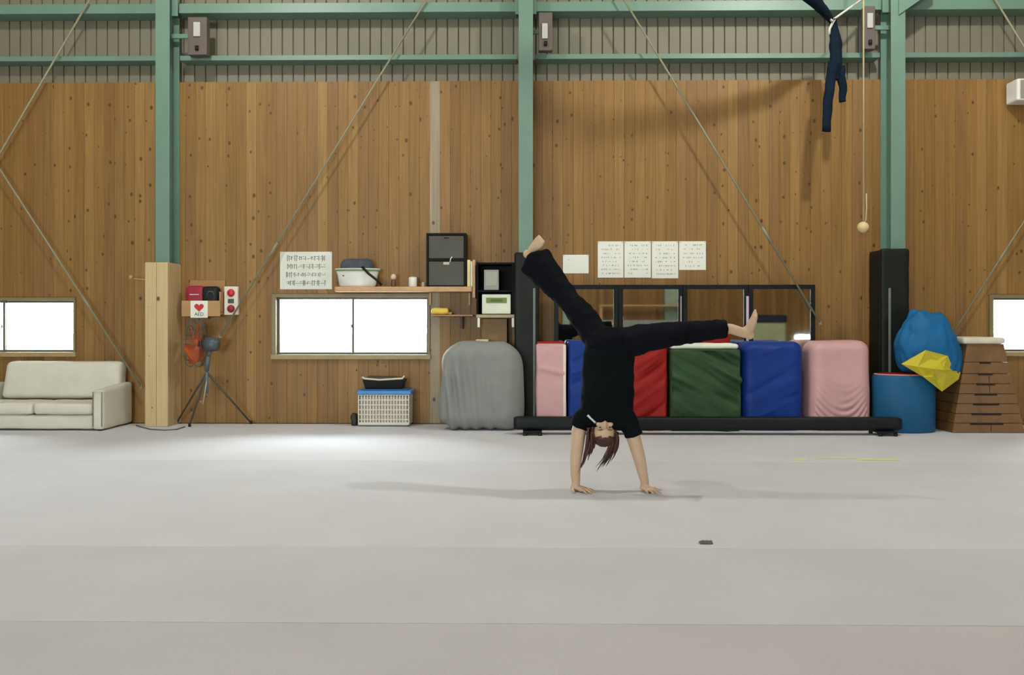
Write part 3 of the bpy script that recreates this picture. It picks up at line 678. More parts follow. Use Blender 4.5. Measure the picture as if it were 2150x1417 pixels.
MB().box(X(1019, yk), X(1044, yk), -.304, -.3005, Z(600, yk), Z(570, yk)).build('front_panel', mat('grey_panel', c(158, 162, 148)), r, bevel=.003)
r = thing('money_box', 'pale green white box with a green label window in the black cabinet', 'box', (X(1041, yk), -.25, zk0 + .004))
MB().box(X(1012, yk), X(1072.5, yk), -.335, -.1, zk0 + .005, Z(618, yk)).build('body', mat('greenish_white', c(206, 212, 190, 1.1)), r, bevel=.01)
MB().box(X(1021, yk), X(1064, yk), -.34, -.3355, Z(636, yk), Z(625, yk)).build('label_window', mat('olive_green', c(112, 134, 60)), r, bevel=.003)
MB().box(X(1030, yk), X(1055, yk), -.343, -.3405, Z(633, yk), Z(628, yk)).build('display_strip', mat('dull_olive', c(84, 100, 54)), r)
MB().lathe((X(1065, yk), -.336, Z(651, yk)), [(.012, 0), (.012, .006)], 12, axis=(0, -1, 0)).build('lock_button', white_pl, r)

# small ledge with yellow packet
yl = -.18
r = thing('small_ledge', 'short brown ledge right of the window', 'shelf', (X(950, yl), -.09, Z(685, yl)))
lw = mat('ledge_brown', c(140, 104, 74, 1.2), .5)
MB().box(X(905, yl), X(993, yl), yl, -.002, Z(664, yl), Z(660.5, yl)).build('board', lw, r, bevel=.002)
xb = X(968, yl); MB().prism([(xb - .012, Z(690, yl)), (xb + .012, Z(690, yl)), (xb + .012, Z(664.4, yl)), (xb - .012, Z(664.4, yl))], -.1, -.003).build('bracket', mat('dark_bracket', c(84, 56, 38)), r)
r = thing('yellow_packet', 'yellow packet lying on the short brown ledge', 'packet', (X(922, yl), -.1, Z(660, yl)))
MB().rbox(X(905, yl), X(941, yl), -.17, -.05, Z(660, yl), Z(646, yl), .03, (14, 8, 6), lambda p, n, h: .006 * noise.noise(p * 20)).build('packet_body', mat('yellow_wrap', c(214, 184, 70, 1.1), .5), r, smooth=True)
MB().box(X(939, yl), X(948, yl), -.14, -.08, Z(660, yl) + .001, Z(655, yl)).build('packet_end', mat('mustard_wrap', c(176, 144, 44)), r, bevel=.006)

# ------------------------------------------------------------------ basket
yb_ = -.34
x0, x1 = X(753, yb_), X(858, yb_); zt_ = Z(829, yb_)
r = thing('storage_basket', 'white lattice basket with a blue rim standing under the window', 'basket', ((x0 + x1) / 2, -.2, 0))
bw = mat('basket_white', c(206, 200, 186, 1.1), .5)
yB = -.04
MB().box(x0 + .012, x1 - .012, yb_ + .012, yB - .012, .004, .03).build('bottom', mat('basket_base', c(120, 126, 126)), r, bevel=.004)
MB().box(x0 + .016, x1 - .016, yb_ + .016, yB - .016, .03, zt_ - .02).build('contents', mat('basket_inside', c(176, 168, 152)), r)
nx = 17
for k in range(nx + 1):
    x = x0 + (x1 - x0) * k / nx; b = MB().box(x - .007, x + .007, yb_, yb_ + .012, .02, zt_); b.build('lattice_bar', bw, r)
for k in range(9):
    yy = yb_ + (yB - yb_) * k / 8
    for xx in (x0, x1): MB().box(xx - .006, xx + .006, yy - .007, yy + .007, .02, zt_).build('lattice_bar', bw, r)
for k in range(7):
    z = .02 + (zt_ - .03) * k / 6
    MB().box(x0, x1, yb_ - .002, yb_ + .011, z, z + (.03 if k in (0, 6) else .012)).box(x1 - .008, x1 + .004, yb_, yB, z, z + .012).box(x0 - .004, x0 + .008, yb_, yB, z, z + .012).build('lattice_rail', bw, r)
blue = mat('lid_blue', c(56, 126, 186), .4)
MB().box(x0 - .02, x1 + .03, yb_ - .02, yB + .02, zt_, zt_ + .05).build('rim', blue, r, bevel=.012)
MB().box(x0 + .02, x1 - .01, yb_ + .01, yB - .01, zt_ + .05, zt_ + .062).build('lid', mat('lid_dark_blue', c(36, 92, 146), .4), r, bevel=.006)
z0 = zt_ + .063
r = thing('black_tray', 'black tray with a pale folded top on the blue rimmed basket', 'tray', ((x0 + x1) / 2, -.19, z0))
xa, xb = X(761, -.28), X(849, -.28); zz = Z(797, -.28)
MB().hexa([(xa + .03, -.27, z0), (xb - .03, -.27, z0), (xb - .03, -.08, z0), (xa + .03, -.08, z0), (xa, -.3, zz), (xb, -.3, zz), (xb, -.05, zz), (xa, -.05, zz)]).build('tray_body', black_plastic, r, bevel=.01)
MB().path([Vector((xa, -.3, zz + .03)), Vector((xa + .03, -.305, zz + .012)), Vector((xa + .2, -.305, zz - .002)), Vector((xb - .12, -.305, zz + .008)), Vector((xb - .02, -.305, zz + .015)), Vector((xb + .005, -.3, zz + .045))], .011).build('folded_edge', mat('cream_edge', c(212, 200, 172)), r, smooth=True)
MB().rbox(xa + .04, xb - .05, -.26, -.09, zz - .02, zz + .03, .02, (10, 6, 4), lambda p, n, h: .012 * noise.noise(p * 8)).build('dark_contents', mat('dark_grey_stuff', c(56, 56, 54)), r, smooth=True)
r = tag(MB().rbox(X(737, -.25), X(750, -.25), -.28, -.16, 0.001, Z(868, -.25), .03, (8, 8, 8), lambda p, n, h: .014 * noise.noise(p * 22)).build('dark_pouch', mat('dark_green_cloth', c(38, 44, 34)), smooth=True), 'small dark pouch on the floor left of the white basket', 'pouch')

# ------------------------------------------------------------------ grey covered stack
def drape(p, n, h):
    u = p.x * 9 + 1.2 * noise.noise(Vector((p.x * 3, 0, p.z * 1.2)))
    side = max(0, min(1, (h.z - .1 - p.z) * 4))
    fold = .022 * noise.noise(Vector((u * 1.4 + p.z * 1.5, p.y * 3, p.z * .7))) * side
    left = max(0, min(1, (-p.x) * 3 + .2)) * .034 * math.sin(p.x * 46 + p.z * 5.5) * max(0, 1 - abs(p.z) * 1.4) * side
    return fold + left * 1.0 + .02 * noise.noise(p * 2.2)
yg = -.76
r = thing('covered_stack', 'grey fabric cover draped over a rounded stack on the floor', 'cover', (X(1009, yg), -.37, 0))
gm = mat('grey_cover_cloth', c(132, 135, 130), .8, var=.05, bump=.1, bscale=30)
b = MB().rbox(X(921, yg), X(1100, yg), yg, -.4, .004, Z(717, yg), .2, (60, 24, 60), drape)
zl = min(v.z for v in b.v)
for v in b.v:
    t_ = max(0, (v.z - .68) / .28); v.x += (X(1010, yg) - v.x) * .22 * t_ * t_; v.z = max(v.z, .004)
b.build('cover', gm, r, smooth=True)
xs_ = X(1020, yg)
pts = []
for k in range(14):
    z = .1 + (Z(750, yg) - .1) * k / 13; pts.append(Vector((xs_ + .006 * math.sin(k), yg - .012, z)))
MB().box(X(1000, -.4), X(1026, -.4), -.5, -.3, Z(717, -.4), Z(712.5, -.4)).build('top_label', mat('cream_label', c(206, 198, 160)), r, bevel=.004)

# ------------------------------------------------------------------ standing mirrors
ym = -.16
edges = [1163, 1298, 1433, 1571, 1711]
mlab = ['leftmost of the four black framed mirrors, behind the raised leg', 'second black framed mirror from the left, above the red mat', 'third black framed mirror from the left, above the green mat', 'rightmost of the four black framed mirrors, above the blue mat']
for k in range(4):
    x0, x1 = X(edges[k], ym) + .002, X(edges[k + 1], ym) - .002; zt_ = Z(598, ym); t = .052
    r = thing('standing_mirror', mlab[k], 'mirror', ((x0 + x1) / 2, ym + .03, 0), 'standing mirrors in a row')
    for a_, b_ in ((x0, x0 + t), (x1 - t, x1)): MB().box(a_, b_, ym - .02, ym + .02, .05, zt_ - t).build('frame_post', black_frame, r, bevel=.004)
    MB().box(x0, x1, ym - .02, ym + .02, zt_ - t, zt_).build('top_rail', black_frame, r, bevel=.004)
    MB().box(x0 + t, x1 - t, ym - .02, ym + .02, .05, .05 + t).build('bottom_rail', black_frame, r, bevel=.004)
    MB().box(x0 + t, x1 - t, ym - .004, ym + .006, .05 + t, zt_ - t).build('mirror_glass', mirror_m, r)
    MB().box(x0 + t, x1 - t, ym + .008, ym + .014, .05 + t, zt_ - t).build('back_board', black_frame, r)
    for a_ in (x0 + .06, x1 - .06): MB().box(a_ - .03, a_ + .03, ym - .06, ym + .1, 0, .048).build('foot', black_frame, r, bevel=.008)
    if k in (1, 2):
        xw = x1 - .012; MB().box(xw - .016, xw + (.014 if k == 2 else 0), ym - .028, ym - .021, .4, Z(622, ym)).build('silver_strip', mat('silver_strip_%d' % k, c(196, 182, 196) if k == 2 else c(150, 150, 144), .4), r, bevel=.002)

# ------------------------------------------------------------------ gym mats
def front(n): return max(0., min(1., (-n.y - .75) * 5))
def wrinkle(amp, dirz, seed, lo=-9., hi=.3):
    def f(p, n, h):
        if n.y > -.3: return .01 * noise.noise(p * 3 + Vector((seed, 0, 0)))
        m = max(0, min(1, (hi - p.z / h.z) * 1.6))
        q = p.z * 78 - dirz * p.x * p.x * 190 + 5 * noise.noise(Vector((p.x * 3, seed, p.z * 2)))
        m *= front(n)
        return amp * math.sin(q) * m * (.4 + .9 * noise.noise(Vector((p.x * 4, p.z * 5, seed)))) + .012 * noise.noise(p * 3 + Vector((seed, 0, 0)))
    return f
def diag(amp, slope, seed):
    def f(p, n, h):
        if n.y > -.3: return .008 * noise.noise(p * 3 + Vector((seed, 0, 0)))
        q = noise.noise(Vector(((p.z + slope * p.x) * 8, (p.x - slope * p.z) * 1.6, seed)))
        return amp * front(n) * q * abs(q) * 3 + front(n) * .12 * amp * noise.noise(Vector(((p.z + slope * p.x) * 22, (p.x - slope * p.z) * 3, seed))) + .008 * noise.noise(p * 3 + Vector((seed, 1, 0)))
    return f
def gym_mat(p, ypix, m, label, r=.06, disp=None, yf=-.68, yb=-.28, z0=.004, name='gym_mat', n=(60, 16, 80)):
    x0, x1, zt_ = X(p[0], yf), X(p[1], yf), Z(ypix, yf)
    o = thing(name, label, 'mat', ((x0 + x1) / 2, (yf + yb) / 2, 0), 'upright gym mats along the mirrors')
    MB().rbox(x0, x1, yf, yb, z0, zt_, r, n, disp).build('cover', m, o, smooth=True)
    return o, x0, x1, zt_, yf, yb
pink = mat('pink_vinyl', c(206, 160, 160, .95), .5, var=.04); bl = mat('royal_blue_vinyl', c(14, 52, 128, 1.), .5, spec=.22, var=.06)
rd = mat('red_vinyl', c(148, 28, 24, 1.), .5, spec=.22, var=.06); gn = mat('dark_green_vinyl', c(50, 76, 48, 1.), .6, spec=.22, var=.06)
o, x0, x1, zt_, yf, yb = gym_mat((1126, 1189, ), 722, pink, 'pink upright mat at the left end beside the middle column', .03, diag(.01, .3, 4))
MB().box(x1 - .035, x1 - .004, yf - .006, yf + .02, .02, zt_ - .01).build('white_edge', mat('white_edge', c(226, 214, 206)), o, bevel=.004)
MB().box(x0 + .01, x1 - .01, -.5, -.26, zt_ + .001, zt_ + .022).build('red_top', rd, o, bevel=.006)
gym_mat((1194, 1262), 716, bl, 'narrow blue upright mat right of the first pink mat', .035, diag(.008, -.3, 9))
gym_mat((1268, 1402), 716, rd, 'red upright mat behind the upside down person', .05, diag(.03, -.7, 2), yf=-.7)
o, x0, x1, zt_, yf, yb = gym_mat((1408, 1556), 733, gn, 'dark green upright mat with a white top', .03, diag(.03, .55, 6), yf=-.72)
MB().rbox(x0 + .0, x1 - .02, yf + .02, yb - .01, zt_ + .001, zt_ + .06, .035, (20, 10, 6), lambda p, n, h: .006 * noise.noise(p * 6)).build('white_top', mat('white_mat_top', c(220, 226, 208, 1.1)), o, smooth=True)
gym_mat((1560, 1689), 717, bl, 'wide royal blue upright mat between green and pink', .11, diag(.02, -.5, 12), yf=-.7)
gym_mat((1703, 1832), 715, pink, 'pink upright mat with creased lower half, left of the blue drum', .12, wrinkle(.011, 1, 3, hi=.2), yf=-.7)
x0, x1 = X(1446, -.2), X(1531, -.2)
tag(MB().rbox(x0, x1, -.262, -.226, .02, Z(700, -.2), .02, (12, 6, 20)).build('red_board', rd, smooth=True), 'red board standing behind the green mat', 'board')
# blue drum
Yd = -.64; xc = X(1897, Yd); rad = .335
r = thing('foam_drum', 'blue foam drum with a red top standing on the floor', 'drum', (xc, Yd, 0))
zd = Z(788, Yd - .24)
squash(MB().lathe((xc, Yd, .003), [(rad - .01, 0), (rad, .012), (rad, zd - .03), (rad - .008, zd - .012), (rad - .02, zd - .006)], 48), Yd, .72).build('side_cover', mat('steel_blue_vinyl', c(28, 88, 128, 1.), .5, spec=.22, var=.04), r, smooth=True)
squash(MB().lathe((xc, Yd, zd - .003), [(rad - .02, 0), (rad - .012, .006), (rad - .03, .012)], 48), Yd, .72).build('rim_tape', mat('pinkish_tape', c(206, 150, 150)), r, smooth=True)
squash(MB().lathe((xc, Yd, zd + .0095), [(rad - .05, 0), (rad - .06, .004)], 48), Yd, .72).build('top_cover', rd, r, smooth=True)
# low balance beam
yb0, yb1 = -1.06, -.91
x0, x1 = X(1078, yb0), X(1896, yb0)
r = thing('balance_beam', 'long low black balance beam lying before the mats', 'beam', ((x0 + x1) / 2, -.985, 0))
bz0, bz1 = Z(903, yb0), Z(876, yb0)
MB().rbox(x0, x1, yb0, yb1, bz0, bz1, .03, (60, 6, 6), lambda p, n, h: .002 * noise.noise(p * 5)).build('beam_body', mat('black_beam_vinyl', c(18, 24, 22), .5, spec=.22), r, smooth=True)
for px in (1118, 1860):
    xx = X(px, yb0); f_ = MB().box(xx - .1, xx + .1, yb0 - .06, yb1 + .06, .03, bz0 - .002).build('foot', black_frame, r, bevel=.006)
    for dx in (-.08, .08):
        for yy in (yb0 - .05, yb1 + .05): MB().tube((xx + dx - .0, yy, .001), (xx + dx, yy, .03), .022).build('pad', black_plastic, f_)
# blue and yellow bundle
Yu = -.67; q = at(1949, 737, Yu)
r = thing('cloth_bundle', 'big blue bundle with a yellow flap resting on the blue drum', 'bundle', q - Vector((0, 0, .4)))
bb = mat('bright_blue_cloth', c(24, 98, 148, 1.), .6, spec=.2, var=.05); yw = mat('yellow_cloth', c(200, 186, 44, 1.), .6, var=.05)
bm = bmesh.new(); bmesh.ops.create_icosphere(bm, subdivisions=5, radius=1)
b = MB(); vs = []
sil = [(1881, 745), (1884, 715), (1896, 690), (1908, 664), (1922, 651), (1950, 656), (1975, 658), (1992, 685), (2005, 715), (2017, 745), (2014, 772), (2003, 792), (1975, 796), (1950, 786), (1925, 783), (1895, 778)]
angs = sorted((math.atan2(-(py - 737), px - 1949), math.hypot(px - 1949, py - 737)) for px, py in sil)
def srad(t):
    n_ = len(angs)
    for i in range(n_):
        a0, r0 = angs[i - 1]; a1, r1 = angs[i]
        if i == 0: a0 -= 2 * math.pi
        if a0 <= t <= a1: return r0 + (r1 - r0) * (t - a0) / (a1 - a0)
    a0, r0 = angs[-1]; a1, r1 = angs[0]; a1 += 2 * math.pi
    return r0 + (r1 - r0) * (t - a0) / (a1 - a0)
ppm = F / (Yu - CAM.y)
for v in bm.verts:
    t = math.atan2(v.co.z, v.co.x); s_ = srad(t) / ppm; p = v.co
    fac = 1 + .13 * abs(noise.noise(Vector((p.x * 3, p.y * 3, p.z * 1.4)))) - .04 + .03 * noise.noise(Vector((p.x * 5, p.y * 5, p.z * 2)))
    vs.append(q + Vector((p.x * s_ * fac, p.y * .255 * fac, p.z * s_ * fac)))
for i, f in enumerate(bm.faces): pass
bm.verts.index_update()
b.add(vs, [tuple(v.index for v in f.verts) for f in bm.faces]); bm.free()
b.build('blue_body', bb, r, smooth=True)
# yellow flap: a creased sheet lying on the lower front
poly = [(1893, 764), (1944, 735), (1990, 747), (2003, 778), (2017, 781), (2013, 796), (1978, 822), (1958, 806), (1940, 792)]
cen = (1960, 775); b = MB(); vs = []
def flapY(px, py):
    u, v_ = (px - 1949) / 70, (py - 737) / 78; return Yu - .28 * math.sqrt(max(.12, 1.05 - u * u * .8 - v_ * v_ * .55)) - .02
crease = [.02, -.02, .0, .03, -.01, .0, -.02, .02, -.02]
ring = []
for (px, py), cr in zip(poly, crease): ring.append(at(px, py, flapY(px, py) + cr))
mids = [at((px + cen[0]) / 2, (py + cen[1]) / 2, flapY((px + cen[0]) / 2, (py + cen[1]) / 2) - cr * 1.3) for (px, py), cr in zip(poly, crease)]
n_ = len(poly); vs = ring + mids + [at(*cen, flapY(*cen) - .03)]; nn = len(vs)
vs2 = [v + Vector((0, .012, 0)) for v in vs]
fs = []
for i in range(n_):
    j = (i + 1) % n_; fs += [(i, j, n_ + j, n_ + i), (n_ + i, n_ + j, 2 * n_)]
bk_ = [tuple(x_ + nn for x_ in f[::-1]) for f in fs]; rim = [(i, i + nn, (i + 1) % n_ + nn, (i + 1) % n_) for i in range(n_)]
b.add(vs + vs2, [f[::-1] for f in fs] + [f[::-1] for f in bk_] + [f[::-1] for f in rim]).build('yellow_flap', yw, r)

# ------------------------------------------------------------------ vaulting box
yv0, yv1 = -.82, -.2
r = thing('vaulting_box', 'tapered wooden vaulting box with a white padded top', 'vaulting box', (X(2075, yv0), -.5, 0))
zb_ = .004; ztop = Z(722, yv0)
lb, rb = X(2000, yv0), X(2152, yv0); lt, rt = X(2036, yv0), X(2113, yv0)
tiers = [908, 887, 867, 846.5, 826, 805, 784, 760, 722]
def edge(z):
    t = (z - zb_) / (ztop - zb_); return lb + (lt - lb) * t, rb + (rt - rb) * t, yv0 + .05 * t, yv1 - .03 * t
for k in range(8):
    za = zb_ if k == 0 else Z(tiers[k], yv0) + .002; zb2 = Z(tiers[k + 1], yv0) - .002 if k < 7 else ztop
    a0, a1, ya, yb2 = edge(za); b0, b1, yc_, yd_ = edge(zb2)
    t_ = MB().hexa([(a0, ya, za), (a1, ya, za), (a1, yb2, za), (a0, yb2, za), (b0, yc_, zb2), (b1, yc_, zb2), (b1, yd_, zb2), (b0, yd_, zb2)]).build('tier', box_wood, r, bevel=.004)
    if k < 7:
        wd_ = .19 - .021 * k; xm = (b0 + b1) / 2 - .01
        MB().box(xm - wd_, xm + wd_ * .9, yc_ - .004, yc_ + .012, zb2 - .016, zb2 + .006).build('hand_slot', mat('slot_black', c(30, 18, 8), .8), t_)
    MB().box((a0 + a1) / 2 + .02, (a0 + a1) / 2 + .03, ya - .002, ya + .01, za + .01, zb2 - .02).build('joint_line', mat('joint_brown', c(84, 52, 26)), t_) if k in (0, 4, 5) else None
MB().rbox(lt - .055, rt + .005, yv0 + .02, yv1, ztop + .001, Z(708, yv0), .025, (14, 12, 5)).build('padded_top', mat('cream_canvas', c(206, 200, 180, 1.1), .8), r, smooth=True)

# ------------------------------------------------------------------ marks on the floor
def floor_pt(px, py, z=0.):
    d = FWD + RGT * ((px - W / 2) / F) + UPV * ((HORIZON - py) / F); return CAM + d * ((z - CAM.z) / d.z)
ty = mat('faded_yellow_tape', c(206, 214, 150, 1.1), .7, var=.1, vscale=15)
for k, (a_, b_, py, lab) in enumerate(((1664, 1694, 964, 'short faded yellow tape patch on the carpet seam'), (1706, 1792, 962, 'long pale tape strip in the middle of the carpet seam'), (1795, 1886, 965, 'wide yellow green tape patch on the carpet seam at right'))):
    p0, p1 = floor_pt(a_, py), floor_pt(b_, py); w_ = .05 if k != 1 else .025; b = MB(); nn = 10
    top_ = []; bot_ = []
    for i in range(nn + 1):
        t = i / nn; q = p0.lerp(p1, t); top_.append((q.x, q.y + w_ + .02 * noise.noise(q * 9), .0015)); bot_.append((q.x, q.y - w_ + .02 * noise.noise(q * 7 + Vector((5, 0, 0))), .0015))
    vs = bot_ + top_; lo = [(x_, y_, .0002) for x_, y_, z_ in vs]; m_ = nn + 1
    fs = [(i, i + 1, m_ + i + 1, m_ + i) for i in range(nn)]
    b.add(vs, fs).add([(x_, y_, .0002) for x_, y_, z_ in vs], [f[::-1] for f in fs])
    tag(b.build('floor_tape', ty), lab, 'tape', 'tape patches on the carpet seam')
p = floor_pt(1482, 1141)
tag(MB().rbox(p.x - .035, p.x + .035, p.y - .02, p.y + .02, .0005, .012, .006, (10, 6, 4), lambda q, n, h: .006 * noise.noise(q * 60)).build('floor_scrap', mat('dark_scrap', c(84, 82, 78)), smooth=True), 'small dark scrap on the carpet seam in the foreground', 'scrap')

# ------------------------------------------------------------------ things by the opposite wall, seen in the mirrors
VM = ym - .004
def refl(px, py, yreal): q = at(px, py, 2 * VM - yreal); return Vector((q.x, yreal, q.z))
for px, w_, lab in ((1406, .38, 'pale green pilaster on the opposite wall seen in the third mirror'), (1188, .2, 'pale green pilaster on the opposite wall seen in the first mirror')):
    q = refl(px, 650, HY0); r = struct(MB().box(q.x - w_ / 2, q.x + w_ / 2, HY0 + .001, HY0 + .3, 0, HZ - .02).build('trim_%d' % (1 if w_ > .3 else 2), mat('pale_green_paint', c(150, 172, 150))), lab, 'pilaster')
q0, q1 = refl(1580, 661, -14.5), refl(1651, 661, -14.5)
r = thing('foam_block', 'pale green foam block with a navy top seen in the rightmost mirror', 'block', ((q0.x + q1.x) / 2, -14.9, 0))
zz = refl(1600, 677, -14.5).z
MB().rbox(q0.x, q1.x, -15.3, -14.5, .004, zz, .03, (8, 8, 8)).build('body', mat('pale_green_vinyl', c(176, 182, 140)), r, smooth=True)
MB().rbox(q0.x - .02, q1.x + .02, -15.3, -14.48, zz + .001, q0.z, .03, (8, 8, 8)).build('navy_top', mat('navy_vinyl', c(16, 30, 54)), r, smooth=True)
q = refl(1370, 640, HY0 + .4)
r = thing('bench_table', 'long pale bench by the opposite wall seen in the second mirror', 'bench', (q.x, HY0 + .5, 0))
MB().box(q.x - 1.6, q.x + .9, HY0 + .3, HY0 + .75, q.z - .05, q.z).build('seat_board', shelf_wood, r, bevel=.004)
MB().box(q.x - 1.6, q.x + .9, HY0 + .32, HY0 + .73, q.z - .75, q.z - .45).build('lower_shelf', mat('grey_shelf', c(150, 148, 140)), r, bevel=.004)
for dx in (-1.55, .85): MB().box(q.x + dx - .04, q.x + dx + .04, HY0 + .34, HY0 + .7, 0, q.z - .052).build('leg', shelf_wood, r)

# ------------------------------------------------------------------ the person
YP = CAM.y + F * 1.2 / (1030 - 677)
def Q(px, py, dy=0.): return at(px, py, YP + dy)
root = thing('person', 'person in black t-shirt and black trousers upside down in a cartwheel', 'person', (Q(1280, 1030).x, YP, 0))
skin = mat('skin', c(200, 170, 140, .95), .55, var=.05, vscale=12)
skin.node_tree.nodes['Principled BSDF'].inputs['Subsurface Weight'].default_value = .08
skin.node_tree.nodes['Principled BSDF'].inputs['Subsurface Radius'].default_value = (.012, .005, .003)
B = MB(); FR = (0, 1, 0)
B.loft([Q(1282, 690), Q(1281, 712), Q(1277, 740), Q(1274, 775), Q(1272, 820), Q(1270, 850), Q(1270, 872), Q(1270, 884)],
       [(.09, .08), (.155, .115), (.165, .115), (.13, .095), (.142, .105), (.15, .11), (.155, .09), (.1, .065)], FR, 20)
B.loft([Q(1270, 872), Q(1269, 890, -.01), Q(1268, 904, -.03)], [.065, .055, .055], FR, 14)
HC = Q(1268, 904, -.045)                      # head, hanging upside down, chin up, face to the camera
tilt = Matrix.Rotation(math.radians(-22), 3, 'X')
def hd(x, y, z): return HC + tilt @ Vector((x, y, z))
B.ellipsoid(hd(0, .012, -.012), (.076, .092, .088), 24, 16, tilt)          # skull
B.ellipsoid(hd(0, -.03, .045), (.058, .06, .07), 20, 14, tilt)             # jaw and face
B.ellipsoid(hd(0, -.062, .09), (.026, .026, .022), 14, 10, tilt)           # chin
B.loft([hd(0, -.088, -.012), hd(0, -.1, .01), hd(0, -.115, .03), hd(0, -.096, .04)], [.008, .011, .015, .009], FR, 10)  # nose
for s_ in (-1, 1):
    B.ellipsoid(hd(s_ * .076, .005, .015), (.009, .02, .03), 12, 8, tilt)  # ears
    B.ellipsoid(hd(s_ * .034, -.083, -.014), (.022, .01, .007), 12, 8, tilt)  # brows
    B.ellipsoid(hd(s_ * .04, -.068, .03), (.022, .018, .02), 12, 8, tilt)  # cheeks
# arms
def limb(pts, rs, seg=16):
    B.loft(pts, rs, FR, seg)
    for p_, r_ in zip(pts, rs):
        rr = r_ if not isinstance(r_, tuple) else min(r_); B.ellipsoid(p_, (rr * .98,) * 3, 12, 8)
def floorp(px, py): return floor_pt(px, py)
wl, wr = Q(1209, 1014), Q(1354, 1013)
limb([Q(1228, 872), Q(1215, 905), Q(1211, 945), Q(1209, 962), Q(1208, 990), wl], [.062, .052, .046, .043, .037, .03])
limb([Q(1314, 876), Q(1327, 908), Q(1339, 950), Q(1343, 965), Q(1349, 992), wr], [.062, .053, .047, .044, .037, .03])
def hand(wrist, fdir, thumb, side):
    """palm flat on the floor; fdir: finger direction on the floor, thumb: direction of the thumb side"""
    f = Vector(fdir).normalized(); s_ = Vector((-f.y, f.x, 0)) * side       # towards the little finger
    h0 = Vector((wrist.x, wrist.y, .024)) - f * .012
    B.loft([wrist, wrist * .4 + h0 * .6 + Vector((0, 0, .004)), h0 + f * .012], [(.03, .026), (.034, .026), (.034, .02)], f, 14)
    B.loft([h0 - f * .018, h0 + f * .02, h0 + f * .06, h0 + f * .088], [(.03, .018), (.038, .019), (.042, .015), (.04, .011)], (0, 0, 1), 16)
    k0 = h0 + f * .08; k0.z = .015
    for off, ln, ang in ((-.031, .07, -.3), (-.0105, .08, -.08), (.0105, .074, .12), (.031, .058, .36)):
        d = (f * math.cos(ang) + s_ * math.sin(ang)); b0 = k0 + s_ * off
        pts = [b0 - d * .02, b0, b0 + d * ln * .4 + Vector((0, 0, .006)), b0 + d * ln * .75 + Vector((0, 0, .0)), b0 + d * ln + Vector((0, 0, -.005))]
        B.loft(pts, [.0095, .0098, .0092, .0082, .0065], (0, 0, 1), 10); B.ellipsoid(pts[-1], (.0068,) * 3, 8, 6); B.ellipsoid(pts[2], (.0094,) * 3, 8, 6)
    t0 = h0 - s_ * .026 + f * .012; d = (f * .55 - s_ * .85).normalized(); t0.z = .017
    pts = [t0, t0 + d * .03, t0 + d * .055 + f * .006, t0 + d * .078 + f * .014 + Vector((0, 0, -.006))]
    B.loft(pts, [.014, .0125, .0105, .0075], (0, 0, 1), 10); B.ellipsoid(pts[-1], (.0078,) * 3, 8, 6)
hand(wl, (.62, -.55, 0), None, 1)
hand(wr, (.35, -.8, 0), None, -1)
# legs
hl, kl, al = Q(1262, 712, .02), Q(1196, 632, .16), Q(1128, 553, .32)
hr, kr, ar = Q(1302, 716, .0), Q(1424, 700, -.05), Q(1534, 690, -.06)
limb([hl, hl.lerp(kl, .5), kl, kl.lerp(al, .35), kl.lerp(al, .8), al], [.088, .078, .056, .055, .04, .036])
limb([hr, hr.lerp(kr, .5), kr, kr.lerp(ar, .35), kr.lerp(ar, .8), ar], [.088, .078, .056, .055, .04, .036])
def foot(ank, heel, ball, toe, up, w=.042):
    up = Vector(up)
    B.loft([ank, ank.lerp(heel, .5), heel], [.036, .036, .03], up, 12); B.ellipsoid(heel, (.033,) * 3, 12, 8)
    B.loft([heel.lerp(ank, .3), heel.lerp(ball, .45) + up * .012, ball, toe.lerp(ball, .35)], [(.032, .036), (.036, .034), (w, .022), (w * .98, .014)], up, 14)
    ax_ = (toe - ball).normalized(); side = ax_.cross(up).normalized()
    for i, (o_, l_, r_) in enumerate(((-.032, .045, .0125), (-.012, .042, .0095), (.005, .038, .0088), (.02, .032, .0085), (.033, .026, .008))):
        b0 = ball + side * o_ + ax_ * .018; B.loft([b0, b0 + ax_ * l_ * .6, b0 + ax_ * l_], [r_, r_, r_ * .75], up, 8); B.ellipsoid(b0 + ax_ * l_, (r_ * .8,) * 3, 8, 6)
foot(al, Q(1107, 533, .36), Q(1129, 511, .27), Q(1140, 500, .23), (.3, .85, -.4), w=.055)
foot(ar, Q(1574, 703, -.03), Q(1582, 672, -.1), Q(1588, 656, -.12), (-.95, 0, -.1))
body = B.build('body', skin, root, smooth=True)
def remesh(o, vox, it=4, fac=.5):
    m = o.modifiers.new('remesh', 'REMESH'); m.mode = 'VOXEL'; m.voxel_size = vox; m.use_smooth_shade = True
    if it: s2 = o.modifiers.new('smooth', 'SMOOTH'); s2.iterations = it; s2.factor = fac
remesh(body, .0055, 3)

cloth = mat('black_cotton', c(12, 17, 19), .9, spec=.08, var=.2, vscale=5, bump=.2, bscale=120)
troc = mat('black_trouser_cloth', c(13, 15, 20), .9, spec=.08, var=.2, vscale=5, bump=.2, bscale=120)
def fold(o, amp, scale):
    t = bpy.data.textures.new('cloth_folds', 'CLOUDS'); t.noise_scale = scale; t.noise_depth = 2
    m = o.modifiers.new('folds', 'DISPLACE'); m.texture = t; m.strength = amp; m.mid_level = .5; m.texture_coords = 'LOCAL'
